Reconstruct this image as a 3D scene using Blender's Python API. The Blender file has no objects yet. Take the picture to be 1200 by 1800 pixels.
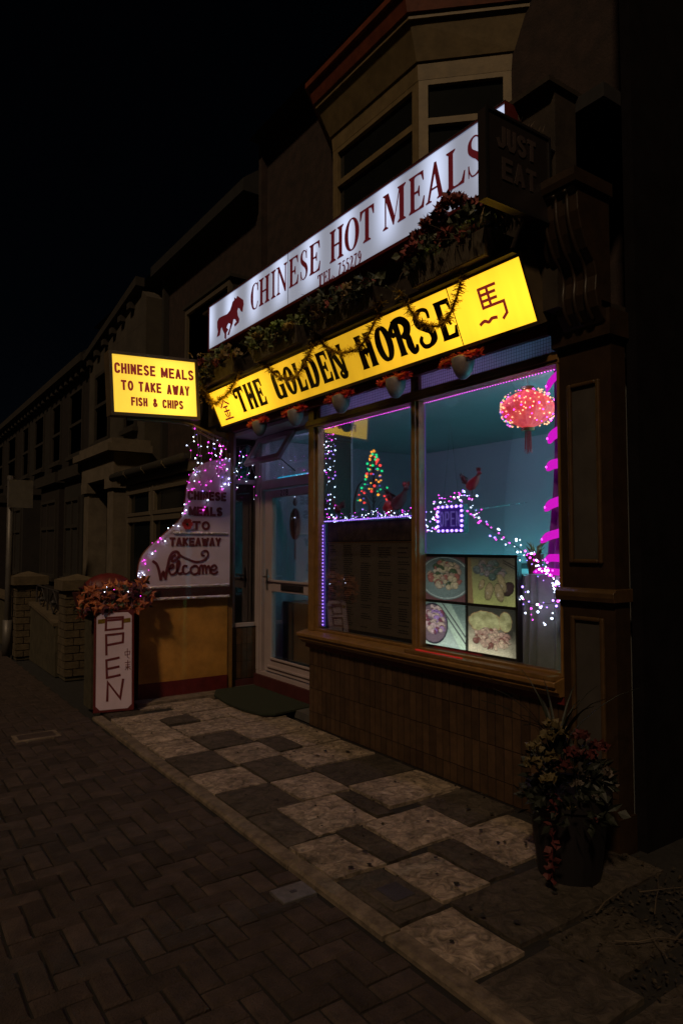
import bpy, math, random
from mathutils import Vector, Matrix
R = math.radians
random.seed(7)
scene = bpy.context.scene
COL = scene.collection

# ------------------------------------------------------------------ camera, sky, sun, exposure
cam_data = bpy.data.cameras.new('camera')
cam = bpy.data.objects.new('camera', cam_data)
COL.objects.link(cam)
cam.location = (0, 0, 1.55)
cam.rotation_euler = (R(90 + 2.86), 0, R(-34.86))
cam_data.sensor_fit = 'VERTICAL'
cam_data.sensor_height = 36
cam_data.lens = 24
cam_data.clip_start = 0.05
cam_data.clip_end = 500
scene.camera = cam

SUN_DIR = Vector((0.58, 0.41, -0.70)).normalized()      # direction the light travels
world = bpy.data.worlds.new('World')
scene.world = world
world.use_nodes = True
wn = world.node_tree.nodes
wl = world.node_tree.links
sky = wn.new('ShaderNodeTexSky')
sky.sky_type = 'NISHITA'
sky.sun_disc = False
sky.sun_elevation = math.asin(-SUN_DIR.z)
sky.sun_rotation = math.atan2(-SUN_DIR.x, -SUN_DIR.y)
sky.air_density = 0.6
wl.new(sky.outputs['Color'], wn['Background'].inputs['Color'])
wn['Background'].inputs['Strength'].default_value = 0.00035

sun_data = bpy.data.lights.new('sun', 'SUN')
sun_data.energy = 0.84
sun_data.color = (1.0, 0.71, 0.43)
sun_data.angle = R(4)
sun = bpy.data.objects.new('sun', sun_data)
sun.rotation_euler = SUN_DIR.to_track_quat('-Z', 'Y').to_euler()
sun.location = (-6, -5, 12)
COL.objects.link(sun)

scene.view_settings.view_transform = 'Standard'
scene.view_settings.look = 'None'
scene.view_settings.exposure = 0
scene.view_settings.gamma = 1
scene.view_settings.use_curve_mapping = False
scene.render.engine = 'CYCLES'
scene.cycles.use_denoising = True
scene.cycles.use_light_tree = True
scene.cycles.sample_clamp_indirect = 1.5
scene.cycles.max_bounces = 6
scene.cycles.transparent_max_bounces = 16
scene.cycles.caustics_reflective = False
scene.cycles.caustics_refractive = False

# ------------------------------------------------------------------ materials
def mat(name, col, rough=0.7, metal=0.0, var=0.25, vscale=6.0, bump=0.0, bscale=40.0, emit=None, estr=0.0,
        piece=0.0, spec=0.5, col2=None, detail=4.0):
    m = bpy.data.materials.new(name)
    m.use_nodes = True
    n = m.node_tree.nodes
    l = m.node_tree.links
    b = n['Principled BSDF']
    b.inputs['Roughness'].default_value = rough
    b.inputs['Metallic'].default_value = metal
    b.inputs['Specular IOR Level'].default_value = spec
    geo = n.new('ShaderNodeNewGeometry')
    nz = n.new('ShaderNodeTexNoise')
    nz.inputs['Scale'].default_value = vscale
    nz.inputs['Detail'].default_value = detail
    nz.inputs['Roughness'].default_value = 0.65
    l.new(geo.outputs['Position'], nz.inputs['Vector'])
    rp = n.new('ShaderNodeValToRGB')
    rp.color_ramp.elements[0].position = 0.3
    rp.color_ramp.elements[1].position = 0.7
    a = [max(0, c * (1 - var)) for c in col]
    c2 = col2 if col2 else [min(1, c * (1 + var)) for c in col]
    rp.color_ramp.elements[0].color = (*a, 1)
    rp.color_ramp.elements[1].color = (*c2, 1)
    l.new(nz.outputs['Fac'], rp.inputs['Fac'])
    out = rp.outputs['Color']
    if piece:
        oi = n.new('ShaderNodeObjectInfo')
        mr = n.new('ShaderNodeMapRange')
        mr.inputs['To Min'].default_value = 1 - piece
        mr.inputs['To Max'].default_value = 1 + piece
        l.new(oi.outputs['Random'], mr.inputs['Value'])
        mx = n.new('ShaderNodeVectorMath')
        mx.operation = 'SCALE'
        l.new(out, mx.inputs[0])
        l.new(mr.outputs['Result'], mx.inputs['Scale'])
        out = mx.outputs['Vector']
    l.new(out, b.inputs['Base Color'])
    if bump:
        nb = n.new('ShaderNodeTexNoise')
        nb.inputs['Scale'].default_value = bscale
        nb.inputs['Detail'].default_value = 6
        l.new(geo.outputs['Position'], nb.inputs['Vector'])
        bp = n.new('ShaderNodeBump')
        bp.inputs['Strength'].default_value = bump
        bp.inputs['Distance'].default_value = 0.01
        l.new(nb.outputs['Fac'], bp.inputs['Height'])
        l.new(bp.outputs['Normal'], b.inputs['Normal'])
    if emit:
        b.inputs['Emission Color'].default_value = (*emit, 1)
        b.inputs['Emission Strength'].default_value = estr
    return m

def glow(name, col, s, sample=True):
    m = bpy.data.materials.new(name)
    m.use_nodes = True
    n = m.node_tree.nodes
    n.remove(n['Principled BSDF'])
    e = n.new('ShaderNodeEmission')
    e.inputs['Color'].default_value = (*col, 1)
    e.inputs['Strength'].default_value = s
    m.node_tree.links.new(e.outputs[0], n['Material Output'].inputs['Surface'])
    if not sample:
        m.cycles.emission_sampling = 'NONE'
    return m

def glass(name, tint=(1, 1, 1), boost=1.0, ior=1.5, rough=0.0):
    m = bpy.data.materials.new(name)
    m.use_nodes = True
    n = m.node_tree.nodes
    l = m.node_tree.links
    n.remove(n['Principled BSDF'])
    t = n.new('ShaderNodeBsdfTransparent')
    t.inputs['Color'].default_value = (*tint, 1)
    g = n.new('ShaderNodeBsdfGlossy')
    g.inputs['Roughness'].default_value = rough
    f = n.new('ShaderNodeFresnel')
    f.inputs['IOR'].default_value = ior
    mu = n.new('ShaderNodeMath')
    mu.operation = 'MULTIPLY'
    mu.inputs[1].default_value = boost
    mu.use_clamp = True
    mx = n.new('ShaderNodeMixShader')
    l.new(f.outputs[0], mu.inputs[0])
    l.new(mu.outputs[0], mx.inputs['Fac'])
    l.new(t.outputs[0], mx.inputs[1])
    l.new(g.outputs[0], mx.inputs[2])
    l.new(mx.outputs[0], n['Material Output'].inputs['Surface'])
    return m

def lightbox(name, col, lo, hi, axis, period, phase, zc, zw, dirt=0.12, streak=(0.3, 9.0, 9.0)):
    """Backlit acrylic: tubes behind it make bands along AXIS and a brighter middle in z."""
    m = bpy.data.materials.new(name)
    m.use_nodes = True
    n = m.node_tree.nodes
    l = m.node_tree.links
    b = n['Principled BSDF']
    b.inputs['Base Color'].default_value = (*[min(0.8, c) for c in col], 1)
    b.inputs['Roughness'].default_value = 0.35
    geo = n.new('ShaderNodeNewGeometry')
    sep = n.new('ShaderNodeSeparateXYZ')
    l.new(geo.outputs['Position'], sep.inputs[0])
    def math_(op, a, c=None):
        k = n.new('ShaderNodeMath')
        k.operation = op
        for i, v in enumerate((a, c)):
            if v is None:
                continue
            if hasattr(v, 'links'):
                l.new(v, k.inputs[i])
            else:
                k.inputs[i].default_value = v
        return k.outputs[0]
    s = math_('MULTIPLY', math_('SUBTRACT', sep.outputs[axis], phase), 2 * math.pi / period)
    band = math_('ADD', math_('MULTIPLY', math_('COSINE', s), 0.5), 0.5)
    band = math_('POWER', band, 1.5)
    dz = math_('DIVIDE', math_('SUBTRACT', sep.outputs[2], zc), zw)
    fall = math_('SUBTRACT', 1.0, math_('MULTIPLY', math_('MULTIPLY', dz, dz), 0.75))
    fall = math_('MAXIMUM', fall, 0.0)
    amt = math_('MULTIPLY', band, fall)
    nz = n.new('ShaderNodeTexNoise')
    nz.inputs['Scale'].default_value = 1.0
    nz.inputs['Detail'].default_value = 5
    mp = n.new('ShaderNodeMapping')
    mp.inputs['Scale'].default_value = streak
    l.new(geo.outputs['Position'], mp.inputs['Vector'])
    l.new(mp.outputs['Vector'], nz.inputs['Vector'])
    base = math_('ADD', lo, math_('MULTIPLY', amt, hi - lo))
    grime = math_('ADD', 1 - dirt, math_('MULTIPLY', nz.outputs['Fac'], 2 * dirt))
    tot = math_('MULTIPLY', base, grime)
    b.inputs['Emission Color'].default_value = (*col, 1)
    l.new(tot, b.inputs['Emission Strength'])
    return m

def stone(name, dark, mid, light, piece):
    """flaking flagstone: warped noise ridges drive both the tone and the relief"""
    gm_ = max(mid); m = mat(name, (gm_, gm_, gm_), 0.85, var=0.35, vscale=4, piece=piece, spec=0.2)
    n = m.node_tree.nodes; l = m.node_tree.links; b = n['Principled BSDF']
    geo = next(q for q in n if q.type == 'NEW_GEOMETRY')
    old = b.inputs['Base Color'].links[0].from_socket
    nz = n.new('ShaderNodeTexNoise'); nz.inputs['Scale'].default_value = 17; nz.inputs['Detail'].default_value = 9; nz.inputs['Roughness'].default_value = .68; nz.inputs['Distortion'].default_value = 1.1
    l.new(geo.outputs['Position'], nz.inputs['Vector'])
    rp = n.new('ShaderNodeValToRGB'); e = rp.color_ramp.elements
    e[0].position = .34; e[0].color = (*dark, 1); e[1].position = .68; e[1].color = (*light, 1)
    k = e.new(.5); k.color = (*mid, 1)
    l.new(nz.outputs['Fac'], rp.inputs['Fac'])
    mx = n.new('ShaderNodeVectorMath'); mx.operation = 'MULTIPLY'
    sc_ = n.new('ShaderNodeVectorMath'); sc_.operation = 'SCALE'; sc_.inputs['Scale'].default_value = 1 / max(mid)
    l.new(old, sc_.inputs[0]); l.new(rp.outputs['Color'], mx.inputs[0]); l.new(sc_.outputs['Vector'], mx.inputs[1])
    l.new(mx.outputs['Vector'], b.inputs['Base Color'])
    bp = n.new('ShaderNodeBump'); bp.inputs['Strength'].default_value = 1.0; bp.inputs['Distance'].default_value = .022
    l.new(nz.outputs['Fac'], bp.inputs['Height']); l.new(bp.outputs['Normal'], b.inputs['Normal'])
    return m

def translucent(name, col, t):
    m = bpy.data.materials.new(name); m.use_nodes = True
    n = m.node_tree.nodes; l = m.node_tree.links; n.remove(n['Principled BSDF'])
    a = n.new('ShaderNodeBsdfDiffuse'); b = n.new('ShaderNodeBsdfTranslucent'); x = n.new('ShaderNodeMixShader')
    a.inputs['Color'].default_value = (*col, 1); b.inputs['Color'].default_value = (*col, 1); x.inputs['Fac'].default_value = t
    l.new(a.outputs[0], x.inputs[1]); l.new(b.outputs[0], x.inputs[2]); l.new(x.outputs[0], n['Material Output'].inputs['Surface'])
    return m

M = {}
M['asphalt'] = mat('dark_asphalt', (0.018, 0.017, 0.018), 0.9, var=0.4, vscale=20, bump=0.3, bscale=200)
M['brick_paver'] = mat('clay_paver', (0.052, 0.037, 0.033), 0.85, var=0.40, vscale=9, bump=0.7, bscale=120, piece=0.32, spec=0.3, col2=(0.068, 0.047, 0.041))
M['mortar'] = mat('paving_joint_sand', (0.010, 0.008, 0.007), 0.95, var=0.3)
M['slab_light'] = stone('worn_stone', (0.11, 0.088, 0.070), (0.27, 0.21, 0.16), (0.50, 0.39, 0.30), 0.12)
M['slab_dark'] = stone('dark_stone', (0.040, 0.033, 0.027), (0.070, 0.056, 0.045), (0.105, 0.084, 0.066), 0.2)
M['edging'] = mat('edging_concrete', (0.15, 0.115, 0.085), 0.85, var=0.45, vscale=14, bump=0.6, bscale=70, piece=0.15, spec=0.3)
M['soil'] = mat('shade_dark_soil', (0.012, 0.010, 0.009), 0.95, var=0.5, vscale=14, bump=1.0, bscale=30)
M['iron'] = mat('cast_iron', (0.045, 0.04, 0.042), 0.6, 0.3, var=0.3, bump=0.3, bscale=120)
M['steel_plate'] = mat('worn_steel', (0.12, 0.105, 0.105), 0.6, 0.2, var=0.3, vscale=30)
M['riser_tile'] = mat('brown_glazed_tile', (0.060, 0.033, 0.017), 0.5, var=0.3, vscale=16, piece=0.30, bump=0.1, bscale=60)
M['grout'] = mat('dark_grout', (0.012, 0.008, 0.006), 0.9)
M['gold_paint'] = mat('brown_gold_paint', (0.20, 0.105, 0.032), 0.42, var=0.22, vscale=14, bump=0.08, bscale=60)
M['shade_gold'] = mat('shade_gold_paint', (0.065, 0.035, 0.013), 0.45, var=0.3, vscale=12, bump=0.1, bscale=60)  # darker copy of the gold paint, pilaster shade put into the colour
M['brown_paint'] = mat('dark_brown_paint', (0.026, 0.014, 0.0065), 0.45, var=0.3, vscale=9, bump=0.1, bscale=50)
M['panel_grey'] = mat('grey_panel_paint', (0.048, 0.041, 0.037), 0.6, var=0.2, vscale=7)
M['red_paint'] = mat('dark_red_paint', (0.11, 0.012, 0.012), 0.5, var=0.3, vscale=10)
M['red_dark'] = mat('faded_maroon_paint', (0.06, 0.012, 0.012), 0.6, var=0.3)
M['upvc'] = mat('white_upvc', (0.36, 0.29, 0.30), 0.35, var=0.08, vscale=5)
M['cream'] = mat('cream_paint', (0.165, 0.118, 0.055), 0.6, var=0.25, vscale=8, bump=0.1)
M['fascia'] = mat('dark_fascia_wood', (0.030, 0.021, 0.014), 0.65, var=0.35, vscale=8, bump=0.15)
M['gutter_red'] = mat('red_gutter_paint', (0.14, 0.035, 0.016), 0.5, var=0.3, vscale=10, bump=0.1)
M['render_yellow'] = mat('ochre_render', (0.42, 0.20, 0.035), 0.85, var=0.32, vscale=3.5, bump=0.35, bscale=120)
M['board_white'] = mat('mauve_cast_board', (0.62, 0.50, 0.60), 0.55, var=0.07, vscale=4)  # white board with the mauve cast of the purple lights mixed in
M['letter_maroon'] = mat('maroon_letter', (0.13, 0.018, 0.022), 0.5, var=0.15)
M['foil'] = mat('crinkled_foil', (0.70, 0.62, 0.60), 0.38, 0.55, var=0.1, bump=1.0, bscale=26)
M['pattern_red'] = mat('patterned_red_band', (0.07, 0.018, 0.018), 0.6, var=0.9, vscale=38, detail=1)
M['unlit_sign'] = mat('unlit_sign_face', (0.016, 0.011, 0.010), 0.5, var=0.2)  # orange-red face coloured near-black in place of its lack of light
M['sign_grey'] = mat('dark_grey_letter', (0.05, 0.034, 0.032), 0.6, var=0.2)
M['alu'] = mat('aluminium', (0.35, 0.34, 0.35), 0.4, 0.9, var=0.1)
M['sign_case'] = mat('brown_sign_case', (0.12, 0.085, 0.05), 0.5, 0.2, var=0.25)
M['red_letter'] = mat('red_vinyl', (0.10, 0.008, 0.010), 0.45, var=0.05, emit=(0.050, 0.004, 0.006), estr=1.0)
M['black_letter'] = mat('black_vinyl', (0.012, 0.011, 0.008), 0.5, var=0.05)
M['maroon_vinyl'] = mat('maroon_vinyl', (0.09, 0.010, 0.008), 0.45, var=0.05, emit=(0.20, 0.018, 0.012), estr=0.9)
M['white_face'] = lightbox('white_acrylic_lit', (0.60, 0.69, 0.96), 0.30, 1.0, 1, 0.492, 2.62, 3.90, 0.27, 0.10, (1, 2.5, 0.8))
M['yellow_face'] = lightbox('yellow_acrylic_lit', (1.0, 0.535, 0.021), 0.66, 1.75, 1, 3.45, 2.62, 2.94, 0.27, 0.34, (1, 5.0, 0.5))
M['proj_face'] = lightbox('pale_yellow_acrylic_lit', (1.0, 0.61, 0.055), 0.95, 1.65, 0, 1.3, 2.36, 3.04, 0.34, 0.12, (3, 3, 3))
M['leaf'] = mat('dull_green_leaf', (0.16, 0.19, 0.06), 0.6, var=0.6, vscale=25)
M['leaf_dark'] = mat('dark_leaf', (0.075, 0.085, 0.045), 0.6, var=0.6, vscale=25)
M['leaf_dry'] = mat('dry_leaf', (0.24, 0.16, 0.06), 0.7, var=0.6, vscale=25)
M['leaf_bright'] = mat('bright_green_leaf', (0.20, 0.28, 0.05), 0.55, var=0.5, vscale=25)
M['flower_red'] = mat('dull_red_flower', (0.24, 0.055, 0.045), 0.7, var=0.6, vscale=30)
M['flower_orange'] = mat('orange_flower', (0.30, 0.05, 0.018), 0.7, var=0.4, vscale=30)
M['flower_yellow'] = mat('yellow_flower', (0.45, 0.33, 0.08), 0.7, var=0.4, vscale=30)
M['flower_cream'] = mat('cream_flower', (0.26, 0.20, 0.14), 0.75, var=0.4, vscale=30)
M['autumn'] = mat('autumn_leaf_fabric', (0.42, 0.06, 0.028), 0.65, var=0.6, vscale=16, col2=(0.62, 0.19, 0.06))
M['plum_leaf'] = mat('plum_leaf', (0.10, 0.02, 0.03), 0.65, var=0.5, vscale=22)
M['dim_yellow'] = mat('shaded_yellow_flower', (0.095, 0.07, 0.026), 0.7, var=0.4, vscale=30)  # darker copies of the flower and leaf colours, painting the pot into shade
M['dim_red'] = mat('shaded_red_flower', (0.070, 0.010, 0.010), 0.7, var=0.4, vscale=30)
M['dim_cream'] = mat('shaded_cream_flower', (0.075, 0.056, 0.045), 0.7, var=0.4, vscale=30)
M['dim_leaf'] = mat('shaded_leaf', (0.010, 0.013, 0.007), 0.6, var=0.6, vscale=25)
M['litter'] = mat('rotting_leaf', (0.030, 0.021, 0.012), 0.8, var=0.6, vscale=25)
M['twig'] = mat('pale_twig', (0.085, 0.062, 0.042), 0.8, var=0.3)
M['trough'] = mat('weathered_trough', (0.13, 0.105, 0.075), 0.75, var=0.3, vscale=20, bump=0.2)
M['pot'] = mat('dark_pot', (0.007, 0.005, 0.006), 0.6, var=0.3)
M['tinsel_gold'] = mat('gold_tinsel', (0.42, 0.27, 0.04), 0.35, 0.7, var=0.3, vscale=60)
M['tinsel_red'] = mat('red_tinsel', (0.50, 0.022, 0.028), 0.4, 0.3, var=0.4, vscale=60)
M['bell'] = mat('grey_mesh_bell', (0.21, 0.175, 0.18), 0.5, var=0.15, vscale=50)
M['mat_green'] = mat('green_doormat', (0.016, 0.022, 0.010), 0.95, var=0.4, vscale=40, bump=0.8, bscale=150)
M['cable'] = mat('pale_cable', (0.30, 0.26, 0.25), 0.5, var=0.1)
M['cable_dark'] = mat('dark_cable', (0.03, 0.03, 0.035), 0.5, var=0.1)
M['menu'] = mat('menu_paper', (0.17, 0.125, 0.095), 0.6, var=0.12, vscale=6)
M['menu_text'] = mat('menu_print', (0.020, 0.015, 0.013), 0.7, var=0.1)
M['menu_head'] = mat('menu_header_print', (0.09, 0.055, 0.042), 0.55, var=0.7, vscale=11)
M['black_frame'] = mat('black_frame', (0.012, 0.010, 0.010), 0.45, var=0.2)
M['room_wall'] = mat('interior_wall_paint', (0.50, 0.52, 0.52), 0.85, var=0.06, vscale=1.5)
M['lobby_wall'] = mat('grey_lobby_paint', (0.27, 0.25, 0.27), 0.8, var=0.12, vscale=2)
M['room_floor'] = mat('interior_floor', (0.09, 0.085, 0.08), 0.5, var=0.2)
M['counter'] = mat('counter_front', (0.05, 0.055, 0.055), 0.5, var=0.2)
M['counter_top'] = mat('counter_top', (0.20, 0.21, 0.21), 0.3, var=0.1)
M['purple_cloth'] = mat('purple_curtain', (0.26, 0.11, 0.34), 0.85, var=0.15, vscale=12)
M['net'] = mat('pale_cloth', (0.26, 0.30, 0.28), 0.85, var=0.15, vscale=9)
M['ornament'] = mat('red_brown_ornament', (0.14, 0.055, 0.035), 0.5, var=0.4, vscale=40)
M['bird'] = mat('maroon_bird', (0.12, 0.020, 0.025), 0.6, var=0.4, vscale=40)
M['bird_red'] = mat('scarlet_bird', (0.40, 0.02, 0.02), 0.5, var=0.3, vscale=40)
M['carve'] = mat('dark_carved_wood', (0.05, 0.035, 0.03), 0.35, var=0.3)
M['led_panel'] = mat('purple_led_panel', (0.03, 0.012, 0.11), 0.4, var=0.15, emit=(0.04, 0.015, 0.22), estr=0.45)
M['led_letter'] = mat('dim_led_letter', (0.10, 0.07, 0.25), 0.4, var=0.1, emit=(0.14, 0.10, 0.42), estr=0.8)
M['lantern'] = mat('red_paper_lantern', (0.80, 0.02, 0.08), 0.7, var=0.3, vscale=11, col2=(1.0, 0.13, 0.10))
_b = M['lantern'].node_tree.nodes['Principled BSDF']; M['lantern'].node_tree.links.new(_b.inputs['Base Color'].links[0].from_socket, _b.inputs['Emission Color']); _b.inputs['Emission Strength'].default_value = 0.8
M['transom'] = translucent('frosted_transom', (0.62, 0.55, 0.66), 0.6)
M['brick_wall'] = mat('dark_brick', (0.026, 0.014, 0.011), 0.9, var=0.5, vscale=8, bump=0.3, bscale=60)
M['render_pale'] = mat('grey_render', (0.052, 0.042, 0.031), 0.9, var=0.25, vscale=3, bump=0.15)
M['render_dim'] = mat('shaded_render', (0.017, 0.014, 0.012), 0.9, var=0.3, vscale=3)  # darker copies of render, brick and trim; the fading light is painted in
M['brick_dim'] = mat('shaded_brick', (0.012, 0.007, 0.006), 0.9, var=0.5, vscale=9)
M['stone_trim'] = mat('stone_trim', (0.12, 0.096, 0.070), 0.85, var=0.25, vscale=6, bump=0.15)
M['trim_dim'] = mat('shaded_stone_trim', (0.024, 0.019, 0.015), 0.85, var=0.25, vscale=6)
M['frame_dim'] = mat('dim_window_frame', (0.105, 0.085, 0.064), 0.5, var=0.1)
M['pane_dark'] = mat('dark_window_glass', (0.010, 0.011, 0.010), 0.08, var=0.2, spec=0.6)
M['slate'] = mat('slate_roof', (0.012, 0.011, 0.012), 0.8, var=0.4, vscale=10)
M['black_wall'] = mat('unlit_black_wall', (0.006, 0.005, 0.006), 0.95, var=0.4, spec=0.1)  # near-black colour puts the shade of the unlit end wall into the paint
M['pier_brick'] = mat('buff_pier_brick', (0.085, 0.062, 0.036), 0.9, var=0.35, vscale=14, bump=0.5, bscale=60, piece=0.2)
M['pier_cap'] = mat('concrete_cap', (0.095, 0.07, 0.042), 0.85, var=0.25, vscale=10, bump=0.3)
M['garden_wall'] = mat('mossy_wall', (0.055, 0.045, 0.026), 0.9, var=0.4, vscale=10, bump=0.4)
M['pole'] = mat('galvanised_pole', (0.12, 0.11, 0.105), 0.5, 0.3, var=0.2)
M['bag'] = mat('grey_stone', (0.075, 0.066, 0.075), 0.8, var=0.2)
M['glass_clear'] = glass('shop_glass', (0.96, 0.97, 0.97), 0.42)
M['glass_side'] = glass('side_glass', (0.55, 0.57, 0.58), 4.5)
M['led_white'] = glow('led_white', (0.66, 0.74, 1.0), 11.0)
M['led_pink'] = glow('led_pink', (1.0, 0.05, 0.80), 8.0)
M['led_purple'] = glow('led_purple', (0.36, 0.20, 1.0), 7.0)
M['rope_purple'] = glow('rope_purple', (0.22, 0.09, 0.85), 0.38)
M['led_red'] = glow('led_red', (1.0, 0.06, 0.05), 2.2)
M['led_green'] = glow('led_green', (0.02, 0.85, 0.28), 1.6)
M['led_amber'] = glow('led_amber', (1.0, 0.36, 0.04), 2.0)
M['led_blue'] = glow('led_blue', (0.25, 0.16, 0.95), 1.4)
M['led_orange'] = glow('led_orange_warm', (1.0, 0.42, 0.22), 3.0)
M['led_cyan'] = glow('led_cyan', (0.12, 0.75, 0.85), 2.4)
M['swag'] = glow('magenta_rope', (0.72, 0.010, 0.60), 1.0)
M['cyan_tube'] = glow('cyan_tube', (0.02, 0.45, 0.80), 1.0)
M['room_teal'] = glow('teal_fill_tube', (0.09, 0.62, 0.72), 62.0)
M['room_violet'] = glow('violet_fill_tube', (0.58, 0.46, 1.0), 30.0)
M['red_strip'] = glow('red_strip_glow', (0.9, 0.04, 0.03), 0.34)

# ------------------------------------------------------------------ mesh helpers
BASE = {}

class MB:
    def __init__(self):
        self.v = []; self.f = []; self.mi = []; self.cur = 0
    def add(self, vs, fs):
        o = len(self.v)
        self.v += [tuple(p) for p in vs]
        for f in fs:
            self.f.append(tuple(i + o for i in f)); self.mi.append(self.cur)
        return self
    def box(self, a, b):
        (x0, y0, z0), (x1, y1, z1) = a, b
        x0, x1 = sorted((x0, x1)); y0, y1 = sorted((y0, y1)); z0, z1 = sorted((z0, z1))
        vs = [(x0, y0, z0), (x1, y0, z0), (x1, y1, z0), (x0, y1, z0), (x0, y0, z1), (x1, y0, z1), (x1, y1, z1), (x0, y1, z1)]
        return self.add(vs, [(0, 3, 2, 1), (4, 5, 6, 7), (0, 1, 5, 4), (1, 2, 6, 5), (2, 3, 7, 6), (3, 0, 4, 7)])
    def cbox(self, a, b, c=0.006):
        """box with chamfered top edges (top = +z)"""
        (x0, y0, z0), (x1, y1, z1) = a, b
        vs = [(x0, y0, z0), (x1, y0, z0), (x1, y1, z0), (x0, y1, z0), (x0, y0, z1 - c), (x1, y0, z1 - c), (x1, y1, z1 - c), (x0, y1, z1 - c),
              (x0 + c, y0 + c, z1), (x1 - c, y0 + c, z1), (x1 - c, y1 - c, z1), (x0 + c, y1 - c, z1)]
        return self.add(vs, [(0, 1, 5, 4), (1, 2, 6, 5), (2, 3, 7, 6), (3, 0, 4, 7), (4, 5, 9, 8), (5, 6, 10, 9), (6, 7, 11, 10), (7, 4, 8, 11), (8, 9, 10, 11)])
    def prism(self, pts, d):
        """3-D polygon pts (in order) extruded by vector d"""
        k = len(pts); d = Vector(d)
        vs = [Vector(p) for p in pts] + [Vector(p) + d for p in pts]
        fs = [tuple(reversed(range(k))), tuple(range(k, 2 * k))]
        fs += [(i, (i + 1) % k, (i + 1) % k + k, i + k) for i in range(k)]
        return self.add(vs, fs)
    def tube(self, pts, r, n=6, r1=None, cap=True):
        pts = [Vector(p) for p in pts]; m = len(pts)
        prev = None; rings = []
        for i, p in enumerate(pts):
            t = (pts[min(i + 1, m - 1)] - pts[max(i - 1, 0)])
            if t.length < 1e-9: t = Vector((0, 0, 1))
            t.normalize()
            if prev is None:
                prev = t.orthogonal().normalized()
            u = (prev - t * prev.dot(t))
            if u.length < 1e-6: u = t.orthogonal()
            u.normalize(); prev = u; w = t.cross(u)
            rr = r if r1 is None else r + (r1 - r) * i / max(1, m - 1)
            rings.append([p + (u * math.cos(2 * math.pi * k / n) + w * math.sin(2 * math.pi * k / n)) * rr for k in range(n)])
        vs = [q for rg in rings for q in rg]; fs = []
        for i in range(m - 1):
            for k in range(n):
                a = i * n + k; b = i * n + (k + 1) % n
                fs.append((a, b, b + n, a + n))
        if cap:
            fs.append(tuple(reversed(range(n)))); fs.append(tuple(range((m - 1) * n, m * n)))
        return self.add(vs, fs)
    def lathe(self, prof, c=(0, 0, 0), n=20, axis='z'):
        vs = []; fs = []; m = len(prof)
        for (r, z) in prof:
            for k in range(n):
                a = 2 * math.pi * k / n
                vs.append((c[0] + r * math.cos(a), c[1] + r * math.sin(a), c[2] + z))
        for i in range(m - 1):
            for k in range(n):
                a = i * n + k; b = i * n + (k + 1) % n
                fs.append((a, b, b + n, a + n))
        fs.append(tuple(reversed(range(n)))); fs.append(tuple(range((m - 1) * n, m * n)))
        return self.add(vs, fs)
    def ball(self, c, r, sz=1.0):
        t = (1 + 5 ** 0.5) / 2
        b = [(-1, t, 0), (1, t, 0), (-1, -t, 0), (1, -t, 0), (0, -1, t), (0, 1, t), (0, -1, -t), (0, 1, -t), (t, 0, -1), (t, 0, 1), (-t, 0, -1), (-t, 0, 1)]
        k = r / math.sqrt(1 + t * t)
        vs = [(c[0] + x * k, c[1] + y * k, c[2] + z * k * sz) for x, y, z in b]
        return self.add(vs, [(0, 11, 5), (0, 5, 1), (0, 1, 7), (0, 7, 10), (0, 10, 11), (1, 5, 9), (5, 11, 4), (11, 10, 2), (10, 7, 6), (7, 1, 8), (3, 9, 4), (3, 4, 2), (3, 2, 6), (3, 6, 8), (3, 8, 9), (4, 9, 5), (2, 4, 11), (6, 2, 10), (8, 6, 7), (9, 8, 1)])
    def leaf(self, p, d, ln, w, curl=0.2):
        d = Vector(d).normalized(); s = d.cross(Vector((random.uniform(-1, 1), random.uniform(-1, 1), random.uniform(-1, 1))))
        if s.length < 1e-3: s = d.orthogonal()
        s.normalize(); nrm = d.cross(s)
        p = Vector(p)
        a = p + d * ln * 0.5 + nrm * ln * curl * 0.5
        e = p + d * ln - nrm * ln * curl * 0.4
        return self.add([p, a + s * w * 0.5 - nrm * ln * 0.08, e, a - s * w * 0.5 - nrm * ln * 0.08, a], [(0, 1, 4), (1, 2, 4), (2, 3, 4), (3, 0, 4)])
    def build(self, name, mats, parent=None, kind=None, smooth=False, label=None):
        me = bpy.data.meshes.new(name)
        off = BASE.get(parent.name, Vector()) if parent else Vector()
        me.from_pydata([(x - off.x, y - off.y, z - off.z) for x, y, z in self.v], [], self.f)
        if not isinstance(mats, (list, tuple)): mats = [mats]
        for m_ in mats: me.materials.append(M[m_] if isinstance(m_, str) else m_)
        if len(mats) > 1: me.polygons.foreach_set('material_index', self.mi)
        if smooth: me.polygons.foreach_set('use_smooth', [True] * len(me.polygons))
        me.update()
        o = bpy.data.objects.new(name, me)
        COL.objects.link(o)
        if parent:
            o.parent = parent
            BASE[o.name] = off
        if kind: o['kind'] = kind
        if label: o['label'] = label
        return o

def thing(name, label, cat, loc, group=None):
    o = bpy.data.objects.new(name, None)
    o.empty_display_size = 0.1
    COL.objects.link(o)
    o.location = loc
    o['label'] = label; o['category'] = cat
    if group: o['group'] = group
    BASE[o.name] = Vector(loc)
    return o

def tag(o, label, cat, group=None):
    o['label'] = label; o['category'] = cat
    if group: o['group'] = group
    return o

def box(name, a, b, m, parent=None, **k):
    return MB().box(a, b).build(name, m, parent, **k)

def bevel(o, w=0.006, seg=2):
    md = o.modifiers.new('edge', 'BEVEL'); md.width = w; md.segments = seg; md.limit_method = 'ANGLE'
    return o

def piece(src, name, parent, off):
    """another object sharing src's mesh"""
    c = src.copy(); c.name = name; COL.objects.link(c); c.parent = parent; c.location = off
    BASE[c.name] = BASE.get(parent.name, Vector())
    return c

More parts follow.
